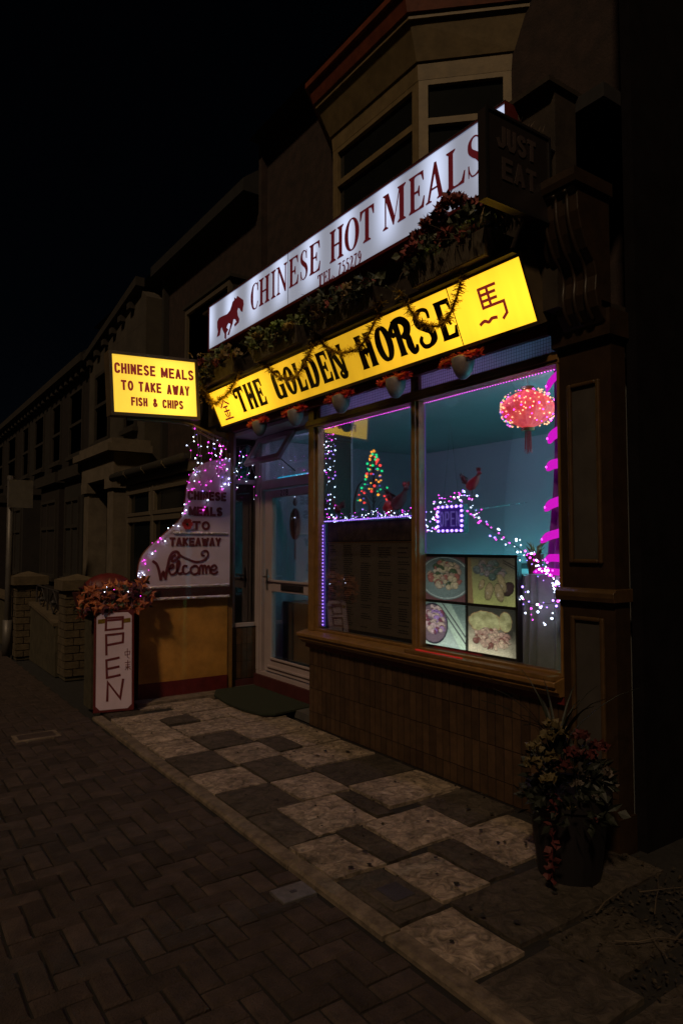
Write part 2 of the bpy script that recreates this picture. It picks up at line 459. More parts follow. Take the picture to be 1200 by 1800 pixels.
def smooth(pts, n=5, closed=False):
    pts = [Vector(p) for p in pts]; m = len(pts); out = []
    rng = range(m if closed else m - 1)
    for i in rng:
        g = lambda k: pts[k % m] if closed else pts[max(0, min(m - 1, k))]
        a, b, c, d = g(i - 1), g(i), g(i + 1), g(i + 2)
        for j in range(n):
            t = j / n
            out.append(0.5 * ((2 * b) + (c - a) * t + (2 * a - 5 * b + 4 * c - d) * t * t + (3 * b - a - 3 * c + d) * t ** 3))
    if not closed: out.append(pts[-1])
    return out

# ------------------------------------------------------------------ lettering
class Face:
    """a flat frame to letter on: origin, right, up; depth grows towards the viewer"""
    def __init__(self, o, r, u):
        self.o = Vector(o); self.r = Vector(r).normalized(); self.u = Vector(u).normalized(); self.n = self.r.cross(self.u)
        self.k = 0
    def at(self, a, b, d=0): return self.o + self.r * a + self.u * b + self.n * d
    def poly(self, mb, pts, th=0.003):
        self.k += 1
        e = th + (self.k % 9) * 0.00012
        mb.prism([self.at(a, b, 0.0006) for a, b in pts], self.n * e)
    def ribbon(self, mb, pts, w, th=0.003, closed=False, cap=0.0):
        pts = [Vector((p[0], p[1])) for p in pts]
        m = len(pts); ws = w if isinstance(w, (list, tuple)) else [w] * m
        if cap and not closed:
            pts[0] = pts[0] + (pts[0] - pts[1]).normalized() * cap
            pts[-1] = pts[-1] + (pts[-1] - pts[-2]).normalized() * cap
        L = []; Rr = []
        for i in range(m):
            if closed: a, b = pts[i - 1], pts[(i + 1) % m]
            else: a, b = pts[max(0, i - 1)], pts[min(m - 1, i + 1)]
            d0 = (pts[i] - a) if (i > 0 or closed) else (b - pts[i])
            d1 = (b - pts[i]) if (i < m - 1 or closed) else (pts[i] - a)
            d0.normalize(); d1.normalize()
            n0 = Vector((-d0.y, d0.x)); n1 = Vector((-d1.y, d1.x))
            nn = n0 + n1
            if nn.length < 1e-3: nn = n0.copy()
            nn.normalize(); s = 1 / max(0.45, nn.dot(n0))
            L.append(pts[i] + nn * ws[i] * 0.5 * s); Rr.append(pts[i] - nn * ws[i] * 0.5 * s)
        self.k += 1
        e = th + (self.k % 9) * 0.00012
        vs = []; fs = []
        for i in range(m):
            vs += [self.at(L[i].x, L[i].y, e), self.at(Rr[i].x, Rr[i].y, e), self.at(L[i].x, L[i].y, 0.0006), self.at(Rr[i].x, Rr[i].y, 0.0006)]
        for i in range(m if closed else m - 1):
            a = 4 * i; b = 4 * ((i + 1) % m)
            fs += [(a, a + 1, b + 1, b), (a + 1, a + 3, b + 3, b + 1), (a + 2, a, b, b + 2)]
        if not closed:
            z = 4 * (m - 1); fs += [(0, 2, 3, 1), (z, z + 1, z + 3, z + 2)]
        mb.add(vs, fs)

CIR = [(0.5 + 0.5 * math.cos(2 * math.pi * k / 20), 0.5 + 0.5 * math.sin(2 * math.pi * k / 20)) for k in range(20)]
SANS = {  # centre lines in a unit box
 'A': [[(0, 0), (.46, 1)], [(.54, 1), (1, 0)], [(.2, .28), (.8, .28)]],
 'C': ['c', [(1, .72), (.93, .93), (.5, 1), (.08, .9), (0, .6), (0, .4), (.08, .1), (.5, 0), (.93, .07), (1, .28)]],
 'E': [[(1, 1), (0, 1), (0, 0), (1, 0)], [(0, .52), (.85, .52)]],
 'F': [[(1, 1), (0, 1), (0, 0)], [(0, .52), (.85, .52)]],
 'H': [[(0, 0), (0, 1)], [(1, 0), (1, 1)], [(0, .5), (1, .5)]],
 'I': [[(.5, 0), (.5, 1)]],
 'J': [[(1, 1), (1, .15), (.7, 0), (.25, 0), (0, .25)]],
 'K': [[(0, 0), (0, 1)], [(1, 1), (0, .42)], [(.3, .56), (1, 0)]],
 'L': [[(0, 1), (0, 0), (1, 0)]],
 'M': [[(0, 0), (0, 1)], [(1, 0), (1, 1)], [(.04, 1), (.5, .12)], [(.96, 1), (.5, .12)]],
 'N': [[(0, 0), (0, 1)], [(1, 0), (1, 1)], [(.02, 1), (.98, 0)]],
 'O': ['o', CIR],
 'P': [[(0, 0), (0, 1), (.75, 1), (1, .86), (1, .6), (.75, .46), (0, .46)]],
 'S': ['c', [(.95, .78), (.8, .97), (.5, 1), (.12, .93), (.02, .75), (.2, .57), (.6, .47), (.95, .33), (.95, .12), (.6, 0), (.2, .02), (0, .22)]],
 'T': [[(0, 1), (1, 1)], [(.5, 1), (.5, 0)]],
 'U': [[(0, 1), (0, .2), (.25, 0), (.75, 0), (1, .2), (1, 1)]],
 'W': [[(0, 1), (.25, 0)], [(.25, 0), (.5, .85)], [(.5, .85), (.75, 0)], [(.75, 0), (1, 1)]],
 'Y': [[(0, 1), (.5, .45), (1, 1)], [(.5, .45), (.5, 0)]],
 '&': ['c', [(1, 0), (.55, .45), (.2, .8), (.4, 1), (.65, .82), (.4, .58), (.05, .3), (.3, 0), (.7, .1), (.95, .45)]],
}

def sans(face, mb, text, x0, x1, y0, y1, t=0.17, gap=0.16, widths=None, th=0.003):
    """condensed sign-painter capitals filling the box"""
    H = y1 - y0; t *= H
    ws = [{'I': 0.34, 'M': 1.25, 'W': 1.3, ' ': 0.5}.get(c, 1.0) for c in text]
    tot = sum(ws) + gap * (len(text) - 1)
    k = (x1 - x0) / tot; x = x0
    for c, w in zip(text, ws):
        W = w * k
        if c != ' ':
            g = SANS[c]; fx = lambda q: (x + t / 2 + q[0] * (W - t), y0 + t / 2 + q[1] * (H - t))
            if g[0] == 'c': face.ribbon(mb, smooth([(*fx(q), 0) for q in g[1]], 3), t, th)
            elif g[0] == 'o': face.ribbon(mb, [fx(q) for q in g[1]], t, th, closed=True)
            else:
                for s in g: face.ribbon(mb, [fx(q) for q in s], t, th, cap=t * .42)
        x += W + gap * k

def stem(a, b, s, y0=0, y1=1, bot=True, top=True):
    p = [(a - s, y0), (b + s, y0), (b + s, y0 + .03), (b, y0 + .09)] if bot else [(a, y0), (b, y0)]
    p += [(b, y1 - .09), (b + s, y1 - .03), (b + s, y1), (a - s, y1), (a - s, y1 - .03), (a, y1 - .09)] if top else [(b, y1), (a, y1)]
    if bot: p += [(a, y0 + .09), (a - s, y0 + .03)]
    return p
ARM_B = [(.36, 0), (.94, 0), (1.0, .30), (.95, .30), (.82, .09), (.62, .05), (.36, .05)]
ARM_T = [(.36, 1), (.92, 1), (.95, .74), (.90, .74), (.80, .92), (.62, .95), (.36, .95)]
SERIF = {
 'I': [stem(.34, .66, .30)], 'H': [stem(.12, .33, .11), stem(.67, .88, .11), [(.33, .46), (.67, .46), (.67, .52), (.33, .52)]],
 'N': [stem(.14, .21, .13, 0, .93, True, False), [(.0, 1), (.25, 1), (.88, .16), (.88, .0), (.80, .0), (.14, .93), (.0, .97)], stem(.81, .88, .12, .16, 1, False, True)],
 'E': [stem(.12, .36, .10), ARM_T, ARM_B, [(.36, .48), (.58, .48), (.64, .37), (.69, .37), (.69, .65), (.64, .65), (.58, .54), (.36, .54)]],
 'L': [stem(.12, .36, .12), ARM_B],
 'T': [stem(.37, .63, .14, 0, .95, True, False), [(0, 1), (1, 1), (1, .72), (.95, .72), (.84, .92), (.63, .95), (.37, .95), (.16, .92), (.05, .72), (0, .72)]],
 'M': [stem(.10, .15, .09, 0, .92, True, False), [(.02, 1), (.26, 1), (.53, .24), (.50, .02), (.46, .02), (.10, .92), (.02, .97)], [(.53, .24), (.74, 1), (.78, 1), (.72, .82), (.5, .05)], stem(.74, .92, .08)],
 'A': [[(.0, 0), (.30, 0), (.30, .03), (.20, .06), (.52, .82), (.50, 1), (.46, 1), (.10, .06), (0, .03)], [(.48, 1), (.56, 1), (.90, .06), (1, .03), (1, 0), (.60, 0), (.60, .03), (.68, .06), (.44, .84)], [(.24, .30), (.68, .30), (.66, .35), (.26, .35)]],
}
SCUR = {  # curves: (points, widths as a fraction of the letter width)
 'C': [([(.90, .70), (.88, .85), (.74, .96), (.54, .98), (.28, .90), (.14, .65), (.13, .5), (.14, .35), (.28, .10), (.54, .02), (.76, .06), (.92, .26)], [.10, .08, .07, .06, .14, .26, .28, .26, .14, .06, .07, .05]), ([(.91, .98), (.90, .84), (.90, .66)], [.04, .09, .04])],
 'S': [([(.80, .70), (.76, .88), (.60, .97), (.38, .97), (.20, .86), (.22, .68), (.45, .55), (.70, .44), (.84, .28), (.76, .09), (.52, .02), (.30, .04), (.16, .18), (.12, .30)], [.05, .06, .06, .08, .18, .24, .28, .28, .22, .12, .06, .06, .06, .05]), ([(.82, .98), (.82, .68)], [.03, .06]), ([(.12, .02), (.12, .32)], [.03, .06])],
 '7': [([(.12, .94), (.88, .94)], [.16, .16]), ([(.84, .94), (.55, .5), (.38, 0)], [.10, .16, .20])],
 '5': [([(.85, .95), (.35, .95)], [.14, .14]), ([(.34, 1), (.24, .58)], [.07, .07]), ([(.22, .58), (.55, .62), (.80, .42), (.76, .14), (.45, .02), (.12, .06)], [.06, .14, .22, .2, .1, .16])],
 '2': [([(.16, .76), (.3, .95), (.6, .96), (.78, .76), (.62, .46), (.14, .04)], [.12, .1, .12, .22, .2, .1]), ([(.1, .05), (.86, .05), (.92, .22)], [.16, .16, .06])],
 '9': [([(.74, .60), (.62, .94), (.38, .97), (.18, .74), (.3, .5), (.55, .46), (.76, .62)], [.1, .1, .1, .22, .12, .08, .1]), ([(.78, .70), (.72, .34), (.5, .1), (.2, 0)], [.22, .2, .14, .07])],
}
def serif(face, mb, ch, x0, x1, y0, y1, th=0.003, bold=1.0):
    W = x1 - x0; H = y1 - y0; fx = lambda q: (x0 + q[0] * W, y0 + q[1] * H)
    for p in SERIF.get(ch, []): face.poly(mb, [fx(q) for q in p], th)
    if ch == 'O':
        N = 28; pts = [fx((.5 + .39 * math.cos(2 * math.pi * k / N), .5 + .48 * math.sin(2 * math.pi * k / N))) for k in range(N)]
        ws = [W * (.05 + .21 * abs(math.cos(2 * math.pi * k / N)) ** 1.4) for k in range(N)]
        face.ribbon(mb, pts, ws, th, closed=True)
    if ch == '.': face.poly(mb, [fx(q) for q in [(.3, 0), (.7, 0), (.7, .14), (.3, .14)]], th)
    for pts, ws in SCUR.get(ch, []):
        sp = smooth([(*fx(q), 0) for q in pts], 4); n = len(ws)
        sw = []
        for i in range(len(sp)):
            t = i / 4; k = min(n - 2, int(t)); sw.append(W * bold * (ws[k] + (ws[k + 1] - ws[k]) * (t - k)))
        face.ribbon(mb, sp, sw, th)

def wstem(a, b, f=.035, y0=0, y1=1):
    m = (a + b) / 2
    return [(a - f, y0), (b + f, y0), (b, y0 + .09), (b - .01, .5), (b, y1 - .09), (b + f, y1), (a - f, y1), (a, y1 - .09), (a + .01, .5), (a, y0 + .09)]
# western show-card capitals: polygons 'p' and heavy curves 'r' (points, widths as a fraction of the letter width)
WEST = {
 'T': [('p', [(.36, 0), (.74, 0), (.70, .08), (.69, .88), (.41, .88), (.40, .08)]), ('p', [(.02, .93), (.15, 1), (1, 1), (1, .72), (.90, .84), (.20, .84), (.02, .90)]),
       ('r', [(.14, .92), (.04, .84), (.06, .68), (.20, .64), (.26, .72)], [.18, .20, .18, .14, .08])],
 'H': [('p', wstem(.06, .38)), ('p', wstem(.62, .94)), ('p', [(.36, .44), (.46, .40), (.5, .32), (.54, .40), (.64, .44), (.64, .56), (.54, .60), (.5, .68), (.46, .60), (.36, .56)])],
 'E': [('p', wstem(.06, .42)), ('p', [(.40, 1), (.94, 1), (.96, .70), (.88, .70), (.78, .87), (.40, .89)]), ('p', [(.40, 0), (.96, 0), (1, .30), (.91, .30), (.80, .13), (.40, .11)]),
       ('p', [(.40, .45), (.58, .44), (.66, .34), (.74, .34), (.74, .66), (.66, .66), (.58, .56), (.40, .55)])],
 'G': [('r', [(.90, .74), (.84, .92), (.55, .97), (.24, .88), (.20, .5), (.22, .14), (.5, .06), (.72, .14), (.76, .40)], [.14, .18, .12, .30, .36, .32, .12, .26, .30]), ('p', [(.52, .50), (.98, .50), (.94, .40), (.93, 0), (.70, .0), (.62, .08), (.62, .40)]),
       ('r', [(.90, .76), (.80, .66), (.68, .70)], [.16, .18, .10])],
 'O': [('o', [(.5 + .33 * math.cos(2 * math.pi * k / 24), .5 + .45 * math.sin(2 * math.pi * k / 24)) for k in range(24)])],
 'L': [('p', wstem(.06, .42)), ('p', [(.40, 0), (.94, 0), (1, .36), (.90, .34), (.78, .15), (.40, .12)])],
 'D': [('p', wstem(.10, .42)), ('r', [(.06, .86), (.30, .96), (.62, .92), (.80, .70), (.80, .34), (.64, .08), (.36, .05)], [.10, .14, .22, .34, .34, .22, .10]), ('r', [(.10, .86), (.02, .76), (.14, .68), (.24, .74)], [.16, .18, .14, .08])],
 'N': [('p', wstem(.04, .26)), ('p', [(.06, 1), (.36, 1), (.86, .14), (.80, .02), (.66, .10)]), ('p', [(.66, 1), (.96, 1), (.92, .90), (.90, .12), (.76, .12), (.74, .90)]), ('r', [(.84, .16), (.76, .03), (.56, .02), (.48, .13), (.58, .20)], [.2, .2, .18, .14, .08])],
 'R': [('p', wstem(.20, .46)), ('r', [(.10, .82), (.30, .95), (.62, .93), (.80, .76), (.70, .56), (.46, .50)], [.14, .16, .24, .32, .26, .10]), ('r', [(.50, .50), (.70, .44), (.72, .20), (.80, .04), (.94, .06), (1.0, .18)], [.12, .26, .28, .22, .16, .08]),
       ('r', [(.12, .83), (.04, .72), (.12, .62), (.26, .66)], [.16, .2, .16, .08])],
 'S': [('r', [(.84, .70), (.82, .90), (.52, .97), (.22, .86), (.22, .66), (.5, .53), (.78, .40), (.82, .18), (.56, .04), (.24, .05), (.12, .20), (.24, .32)], [.12, .16, .14, .30, .34, .36, .36, .32, .16, .18, .2, .12])],
}
def western(face, mb, ch, x0, x1, y0, y1, th=0.004):
    W = x1 - x0; H = y1 - y0; fx = lambda q: (x0 + q[0] * W, y0 + q[1] * H)
    for g in WEST[ch]:
        if g[0] == 'p': face.poly(mb, [fx(q) for q in g[1]], th)
        elif g[0] == 'o':
            N = len(g[1]); face.ribbon(mb, [fx(q) for q in g[1]], [W * (.14 + .22 * abs(math.cos(2 * math.pi * k / N))) for k in range(N)], th, closed=True)
        else:
            sp = smooth([(*fx(q), 0) for q in g[1]], 4); ws = g[2]; n = len(ws); sw = []
            for i in range(len(sp)):
                t = i / 4; k = min(n - 2, int(t)); sw.append(W * (ws[k] + (ws[k + 1] - ws[k]) * (t - k)))
            face.ribbon(mb, sp, sw, th)

FX = lambda x: Face((x, 0, 0), (0, -1, 0), (0, 0, 1))     # looks towards -x; right coordinate is -y

# ================================================================== SETTING
g = MB().box((-60, -40, -0.30), (60, 90, -0.065)).build('ground', 'asphalt'); g['kind'] = 'structure'

# --- herringbone brick pavement
pav = box('pavement', (-1.2, 0.2, -0.06), (1.715, 18, -0.014), 'mortar'); pav['kind'] = 'structure'
BASE[pav.name] = Vector()
bm_ = MB().cbox((0, 0, -0.05), (0.194, 0.094, 0), 0.007)
brick0 = None
cells = []
for iy in range(4, 175):
    for ix in range(-12, 18):
        d = (ix - iy) % 4
        if d == 0: cells.append((ix, iy, 0))
        elif d == 3: cells.append((ix, iy, 1))
def bpos(c): return (c[0] * .1 + (0.1 if c[2] == 0 else .05), c[1] * .1 + (.05 if c[2] == 0 else .1))
def visible(x, y):
    a = R(34.86); dep = x * math.sin(a) + y * math.cos(a)
    if dep < .8: return False
    t = (x * math.cos(a) - y * math.sin(a)) / dep
    return abs(t) < 0.56 and 1.55 / dep < 0.83
okc = [c for c in cells if bpos(c)[0] < (1.615 if c[2] == 0 else 1.665) and visible(*bpos(c))]
cut = [c for c in cells if c not in set(okc) and bpos(c)[0] - (.097 if c[2] == 0 else .047) < 1.66 and visible(*bpos(c))]
okc.sort(key=lambda c: bpos(c)[0] ** 2 + bpos(c)[1] ** 2)
rest = MB()
for i, c in enumerate(okc):
    x, y = bpos(c); dz = random.uniform(-.006, .003)
    if i < 296:
        if brick0 is None:
            b0 = MB().cbox((-.0955, -.0455, -.05), (.0955, .0455, 0), .009); brick0 = b0.build('brick', 'brick_paver', pav); o = brick0
        else: o = piece(brick0, 'brick', pav, (0, 0, 0))
        o.location = (x, y, dz)
        o.rotation_euler = (random.gauss(0, .006), random.gauss(0, .006), (math.pi / 2 if c[2] else 0) + random.gauss(0, .008))
    else:
        hx, hy = (.096, .046) if c[2] == 0 else (.046, .096)
        rest.cbox((x - hx, y - hy, -.05 + dz), (x + hx, y + hy, dz), .006)
for c in cut:
    x, y = bpos(c); hx, hy = (.096, .046) if c[2] == 0 else (.046, .096)
    rest.cbox((x - hx, y - hy, -.05), (min(x + hx, 1.712), y + hy, random.uniform(-.003, .002)), .006)
rest.build('brick', 'brick_paver', pav, kind='stuff')

# --- edging kerb between pavement and forecourt
kerb = box('kerb', (1.722, 0.9, -0.06), (1.832, 6.45, -0.02), 'mortar'); kerb['kind'] = 'structure'
BASE[kerb.name] = Vector()
y = 0.95
while y < 6.4:
    L = random.uniform(.55, .95); y2 = min(y + L, 6.44)
    dx = random.uniform(-.008, .008)
    MB().cbox((1.727 + dx, y, -.05), (1.822 + dx, y2 - .012, random.uniform(.006, .016)), .012).build('edging_stone', 'edging', kerb)
    y = y2

# --- forecourt of uneven flagstones
fore = box('forecourt', (1.835, 0.6, -0.06), (3.23, 6.78, -0.024), 'soil'); fore['kind'] = 'structure'
BASE[fore.name] = Vector()
SL = [  # x0, x1, y0, y1, light?
 (1.86, 2.20, 5.70, 6.02, 1), (2.22, 2.50, 5.80, 6.12, 0), (2.52, 2.98, 5.80, 6.10, 1), (1.86, 2.46, 6.04, 6.30, 1), (2.48, 3.0, 6.14, 6.46, 1), (2.2, 2.95, 6.48, 6.76, 1), (1.86, 2.18, 6.32, 6.76, 0),
 (1.845, 2.20, 5.35, 5.68, 1), (2.22, 2.79, 5.36, 5.77, 1), (2.81, 3.21, 5.50, 5.95, 1), (3.0, 3.21, 5.97, 6.76, 0),
 (1.855, 2.20, 4.925, 5.335, 1), (2.22, 2.59, 4.93, 5.34, 0), (2.61, 3.20, 5.00, 5.48, 1),
 (1.845, 2.21, 4.47, 4.91, 0), (2.23, 2.61, 4.50, 4.91, 1), (2.63, 2.84, 4.60, 4.98, 0), (2.86, 3.20, 4.60, 4.98, 1),
 (1.845, 2.23, 4.055, 4.455, 1), (2.25, 2.575, 4.06, 4.485, 0), (2.595, 3.19, 4.15, 4.58, 1),
 (1.845, 2.23, 3.60, 4.035, 0), (2.25, 2.60, 3.64, 4.04, 1), (2.62, 3.20, 3.70, 4.13, 0),
 (1.845, 2.03, 3.14, 3.58, 0), (2.05, 2.45, 3.17, 3.60, 1), (2.47, 2.60, 3.19, 3.62, 0), (2.62, 3.20, 3.25, 3.68, 1),
 (1.845, 2.14, 2.70, 3.12, 1), (2.16, 2.31, 2.70, 3.15, 0), (2.33, 2.79, 2.75, 3.14, 1), (2.81, 3.20, 2.80, 3.22, 0),
 (1.845, 2.10, 2.24, 2.68, 0), (2.12, 2.41, 2.27, 2.68, 1), (2.43, 2.61, 2.29, 2.71, 0), (2.63, 3.10, 2.34, 2.77, 1),
 (1.80, 2.12, 1.82, 2.215, 1), (2.15, 2.76, 1.86, 2.25, 0), (2.78, 3.2, 1.88, 2.31, 0),
 (1.80, 2.24, 1.40, 1.78, 0), (2.27, 2.70, 1.52, 1.82, 0), (1.84, 2.5, 0.95, 1.37, 0)]
for (x0, x1, y0, y1, lt) in SL:
    mb = MB(); nx, ny = 4, 4; h = random.uniform(-.002, .003); tx, ty = random.gauss(0, .0012), random.gauss(0, .0012)
    x0 -= .001; x1 += .001; y0 -= .001; y1 += .001; j = lambda: random.uniform(-.005, .005)
    P_ = [[(x0 + (x1 - x0) * i / nx + j(), y0 + (y1 - y0) * k / ny + j()) for i in range(nx + 1)] for k in range(ny + 1)]
    top = []
    for k in range(ny + 1):
        for i in range(nx + 1):
            edge = i in (0, nx) or k in (0, ny)
            px, py = P_[k][i]
            top.append((px, py, h + tx * (i - 2) + ty * (k - 2) - (.007 if edge else 0) + random.uniform(-.0015, .0015)))
    fs = [(k * (nx + 1) + i, k * (nx + 1) + i + 1, (k + 1) * (nx + 1) + i + 1, (k + 1) * (nx + 1) + i) for k in range(ny) for i in range(nx)]
    ring = list(range(nx + 1)) + [(k) * (nx + 1) + nx for k in range(1, ny + 1)] + [ny * (nx + 1) + i for i in range(nx - 1, -1, -1)] + [k * (nx + 1) for k in range(ny - 1, 0, -1)]
    n0 = len(top)
    top += [(top[q][0], top[q][1], -.05) for q in ring]
    m = len(ring)
    fs += [(ring[a], n0 + a, n0 + (a + 1) % m, ring[(a + 1) % m]) for a in range(m)]
    mb.add(top, fs).build('paving_slab', 'slab_light' if lt else 'slab_dark', fore, smooth=False)

soil = MB()
soil.add([(2.2, .2, -.03), (6, .2, -.05), (6, 2.08, -.03), (2.75, 2.08, -.02), (2.6, 1.5, -.024)], [(0, 1, 2, 3, 4)])
s_ = soil.build('soil', 'soil'); s_['kind'] = 'structure'  # soil bed kept near-black, so the dimmer light here is painted in
lit = MB()
for i in range(900):
    x = random.uniform(2.25, 3.6); y = random.uniform(1.15, 1.86)
    lit.leaf((x, y, -.012 + random.uniform(0, .02)), (random.uniform(-1, 1), random.uniform(-1, 1), random.uniform(-.1, .3)), random.uniform(.012, .034), random.uniform(.008, .02))
for i in range(120):
    x = random.uniform(1.85, 3.2); y = random.uniform(1.9, 6.6)
    if random.random() < .5: x = 3.2 - abs(random.gauss(0, .06))
    lit.leaf((x, y, .012), (random.uniform(-1, 1), random.uniform(-1, 1), random.uniform(-.1, .2)), random.uniform(.012, .03), random.uniform(.008, .02))
o = lit.build('leaf_litter', 'litter'); o['kind'] = 'stuff'; o['label'] = 'dry leaf litter scattered over the flagstones and dark soil'
tw = MB()
for (x, y, a, L) in [(2.55, 1.80, .2, .34), (2.42, 1.62, -.5, .30), (2.75, 1.66, .5, .38), (2.62, 1.5, .05, .30), (2.85, 1.78, -.3, .26), (2.48, 1.45, .9, .22), (2.9, 1.55, .3, .3), (2.7, 1.38, -.8, .2)]:
    pts = [(x + math.cos(a) * L * t, y + math.sin(a) * L * t + random.uniform(-.012, .012), .012 + random.uniform(0, .015)) for t in (0, .3, .6, 1)]
    tw.tube(pts, .0032, 5, .0012)
o = tw.build('fallen_twig', 'twig'); o['kind'] = 'stuff'; o['label'] = 'pale dry twigs lying on the soil by the flower pot'
o = MB().lathe([(0.005, 0), (.10, 0), (.125, .04), (.10, .10), (.04, .125), (.005, .13)], (2.93, 1.50, -.03), 9).build('boulder', 'bag')
tag(o, 'rounded grey stone on dark soil at the lower right corner', 'stone')

gm = MB()
for i in range(60):
    x, y = random.uniform(1.86, 3.15), random.uniform(1.9, 6.5); r_ = random.uniform(.006, .017)
    n_ = 7; gm.add([(x + r_ * random.uniform(.7, 1.2) * math.cos(k * 6.283 / n_), y + r_ * random.uniform(.7, 1.2) * math.sin(k * 6.283 / n_), .0125) for k in range(n_)] + [(x, y, .0155)], [(k, (k + 1) % n_, n_) for k in range(n_)])
o = gm.build('gum_spot', 'soil'); o['kind'] = 'stuff'; o['label'] = 'small dark spots of old gum trodden on the flagstones'
# --- covers let into the ground
cv = thing('stopcock_cover', 'small square iron water cover between the flagstones and kerb', 'cover', (1.98, 2.42, 0))
MB().cbox((1.88, 2.31, -.02), (2.09, 2.55, .009), .004).build('frame', 'slab_dark', cv)
MB().cbox((1.925, 2.36, 0), (2.045, 2.50, .0125), .003).build('lid', 'iron', cv)
cp = thing('metal_plate', 'scuffed pale steel plate set in the brick paving beside the kerb', 'plate', (1.61, 2.70, 0))
MB().cbox((1.53, 2.63, -.02), (1.70, 2.76, .008), .003).build('plate', 'steel_plate', cp)
MB().box((1.60, 2.685, .008), (1.63, 2.705, .0095)).build('slot', 'iron', cp)
dc = thing('drain_cover', 'brown rectangular drain cover far along the brick paving', 'cover', (1.19, 6.05, 0))
MB().cbox((1.02, 5.95, -.02), (1.36, 6.16, .008), .003).build('frame', 'edging', dc)
MB().cbox((1.05, 5.98, 0), (1.33, 6.13, .0105), .003).build('lid', 'brick_paver', dc)

# ================================================================== THE SHOP
shop = thing('takeaway_shop', 'Chinese takeaway shop with brown framed lit window, glazed door and bay above', 'shop', (3.22, 4.5, 0))
P = lambda name, a, b, m, par=shop, **k: MB().box(a, b).build(name, m, par, **k)

# stall riser and its tiles
ris = P('stall_riser', (3.228, 2.43, -.05), (3.34, 5.125, .72), 'grout')
t0 = None
def tiles(parent, y0, y1, x, first):
    global t0
    n = max(1, round((y1 - y0) / .0665)); w = (y1 - y0) / n
    for r_, (z0, z1) in enumerate([(.0, .115), (.12, .315), (.32, .515), (.52, .70)]):
        for i in range(n):
            c = MB()
            yy = y0 + i * w
            c.prism([(x, yy + .004, z0), (x, yy + w - .004, z0), (x, yy + w - .004, z1 - .001), (x, yy + .004, z1 - .001)], (-.005 + random.uniform(-.0012, .0012), 0, 0))
            c.build('tile', 'riser_tile', parent)
tiles(ris, 2.43, 5.12, 3.228, True)
# window sill
sl = MB()
prof = [(3.34, .715), (3.16, .715), (3.15, .735), (3.125, .745), (3.125, .765), (3.105, .775), (3.105, .800), (3.20, .822), (3.34, .822)]
sl.prism([(x, 2.432, z) for x, z in prof], (0, 2.72, 0))
bevel(sl.build('window_sill', 'gold_paint', shop), .003, 1)
P('sill_band', (3.19, 2.433, .672), (3.24, 5.13, .713), 'red_paint')
vs = MB()
for i in range(150):
    yy = 2.44 + i * .0085
    vs.box((3.118, yy, .8085), (3.20, yy + .004, .8285))
vs.build('sill_grille', 'gold_paint', shop, kind='stuff')
# frame: posts, mullion, rails
fr = MB()
def post(y0, y1, z0, z1, x0=3.185, x1=3.275):
    w = y1 - y0
    fr.box((x0, y0 + w * .22, z0), (x1, y1 - w * .22, z1)); fr.box((x0 + .022, y0, z0), (x1 - .006, y1, z1 - .001))
post(4.962, 5.118, .822, 2.86)
post(3.647, 3.722, .822, 2.86)
post(2.43, 2.452, .822, 2.86)
fr.box((3.183, 2.43, 2.585), (3.278, 5.118, 2.655)); fr.box((3.172, 2.43, 2.603), (3.18, 5.118, 2.637))
fr.box((3.183, 2.43, 2.86), (3.33, 5.12, 2.92)); fr.box((3.205, 2.43, .822), (3.277, 5.118, .842))
o = fr.build('window_frame', 'gold_paint', shop); bevel(o, .003, 1)
P('window_pane', (3.236, 3.722, .842), (3.242, 4.962, 2.585), 'glass_clear')
P('window_pane', (3.236, 2.452, .842), (3.242, 3.647, 2.585), 'glass_clear')
for (a, b) in ((3.722, 4.962), (2.452, 3.647)):
    tp = P('transom_pane', (3.238, a, 2.655), (3.248, b, 2.86), 'transom')
    gm = MB()
    n = int((b - a) / .02)
    for i in range(1, n): gm.box((3.2366, a + i * (b - a) / n - .0008, 2.655), (3.2379, a + i * (b - a) / n + .0008, 2.86))
    for k in range(1, 10): gm.box((3.2362, a, 2.655 + k * .0205 - .0008), (3.2372, b, 2.655 + k * .0205 + .0008))
    gm.build('wire_mesh', 'panel_grey', tp, kind='stuff')
# soffit and the box the signs are fixed to
P('soffit', (3.115, 2.10, 2.80), (3.60, 6.86, 2.835), 'fascia')
P('soffit_trim', (3.125, 2.46, 2.745), (3.165, 6.50, 2.797), 'red_paint')
P('fascia_board', (3.02, 2.30, 2.838), (3.20, 6.86, 4.06), 'fascia')
P('sign_ledge', (2.80, 2.42, 3.125), (3.02, 6.62, 3.150), 'fascia')
P('fascia_top', (2.95, 2.28, 4.062), (3.75, 6.88, 4.09), 'fascia')
# pilaster
pl_ = P('pilaster', (3.19, 2.105, -.05), (3.32, 2.428, 2.66), 'brown_paint')
def panel(z0, z1):
    MB().box((3.1865, 2.19, z0), (3.1897, 2.345, z1)).build('panel', 'panel_grey', pl_)
    q = MB()
    for (a, b, c, d) in ((2.19, 2.345, z0 - .022, z0), (2.19, 2.345, z1, z1 + .022), (2.165, 2.19, z0 - .022, z1 + .022), (2.345, 2.37, z0 - .022, z1 + .022)):
        q.box((3.168, a, c), (3.1895, b, d))
    bevel(q.build('moulding', 'shade_gold', pl_), .008, 2)
panel(1.48, 2.42); panel(.32, 1.15)
q = MB().prism([(3.32, 2.085, 1.255), (3.155, 2.085, 1.255), (3.145, 2.085, 1.28), (3.145, 2.085, 1.305), (3.17, 2.085, 1.325), (3.32, 2.085, 1.325)], (0, .362, 0))
bevel(q.build('dado_rail', 'shade_gold', pl_), .003, 1)
P('plinth', (3.165, 2.09, -.05), (3.32, 2.44, .16), 'brown_paint', pl_)
P('capital', (3.15, 2.08, 2.66), (3.32, 2.45, 2.80), 'brown_paint', pl_)
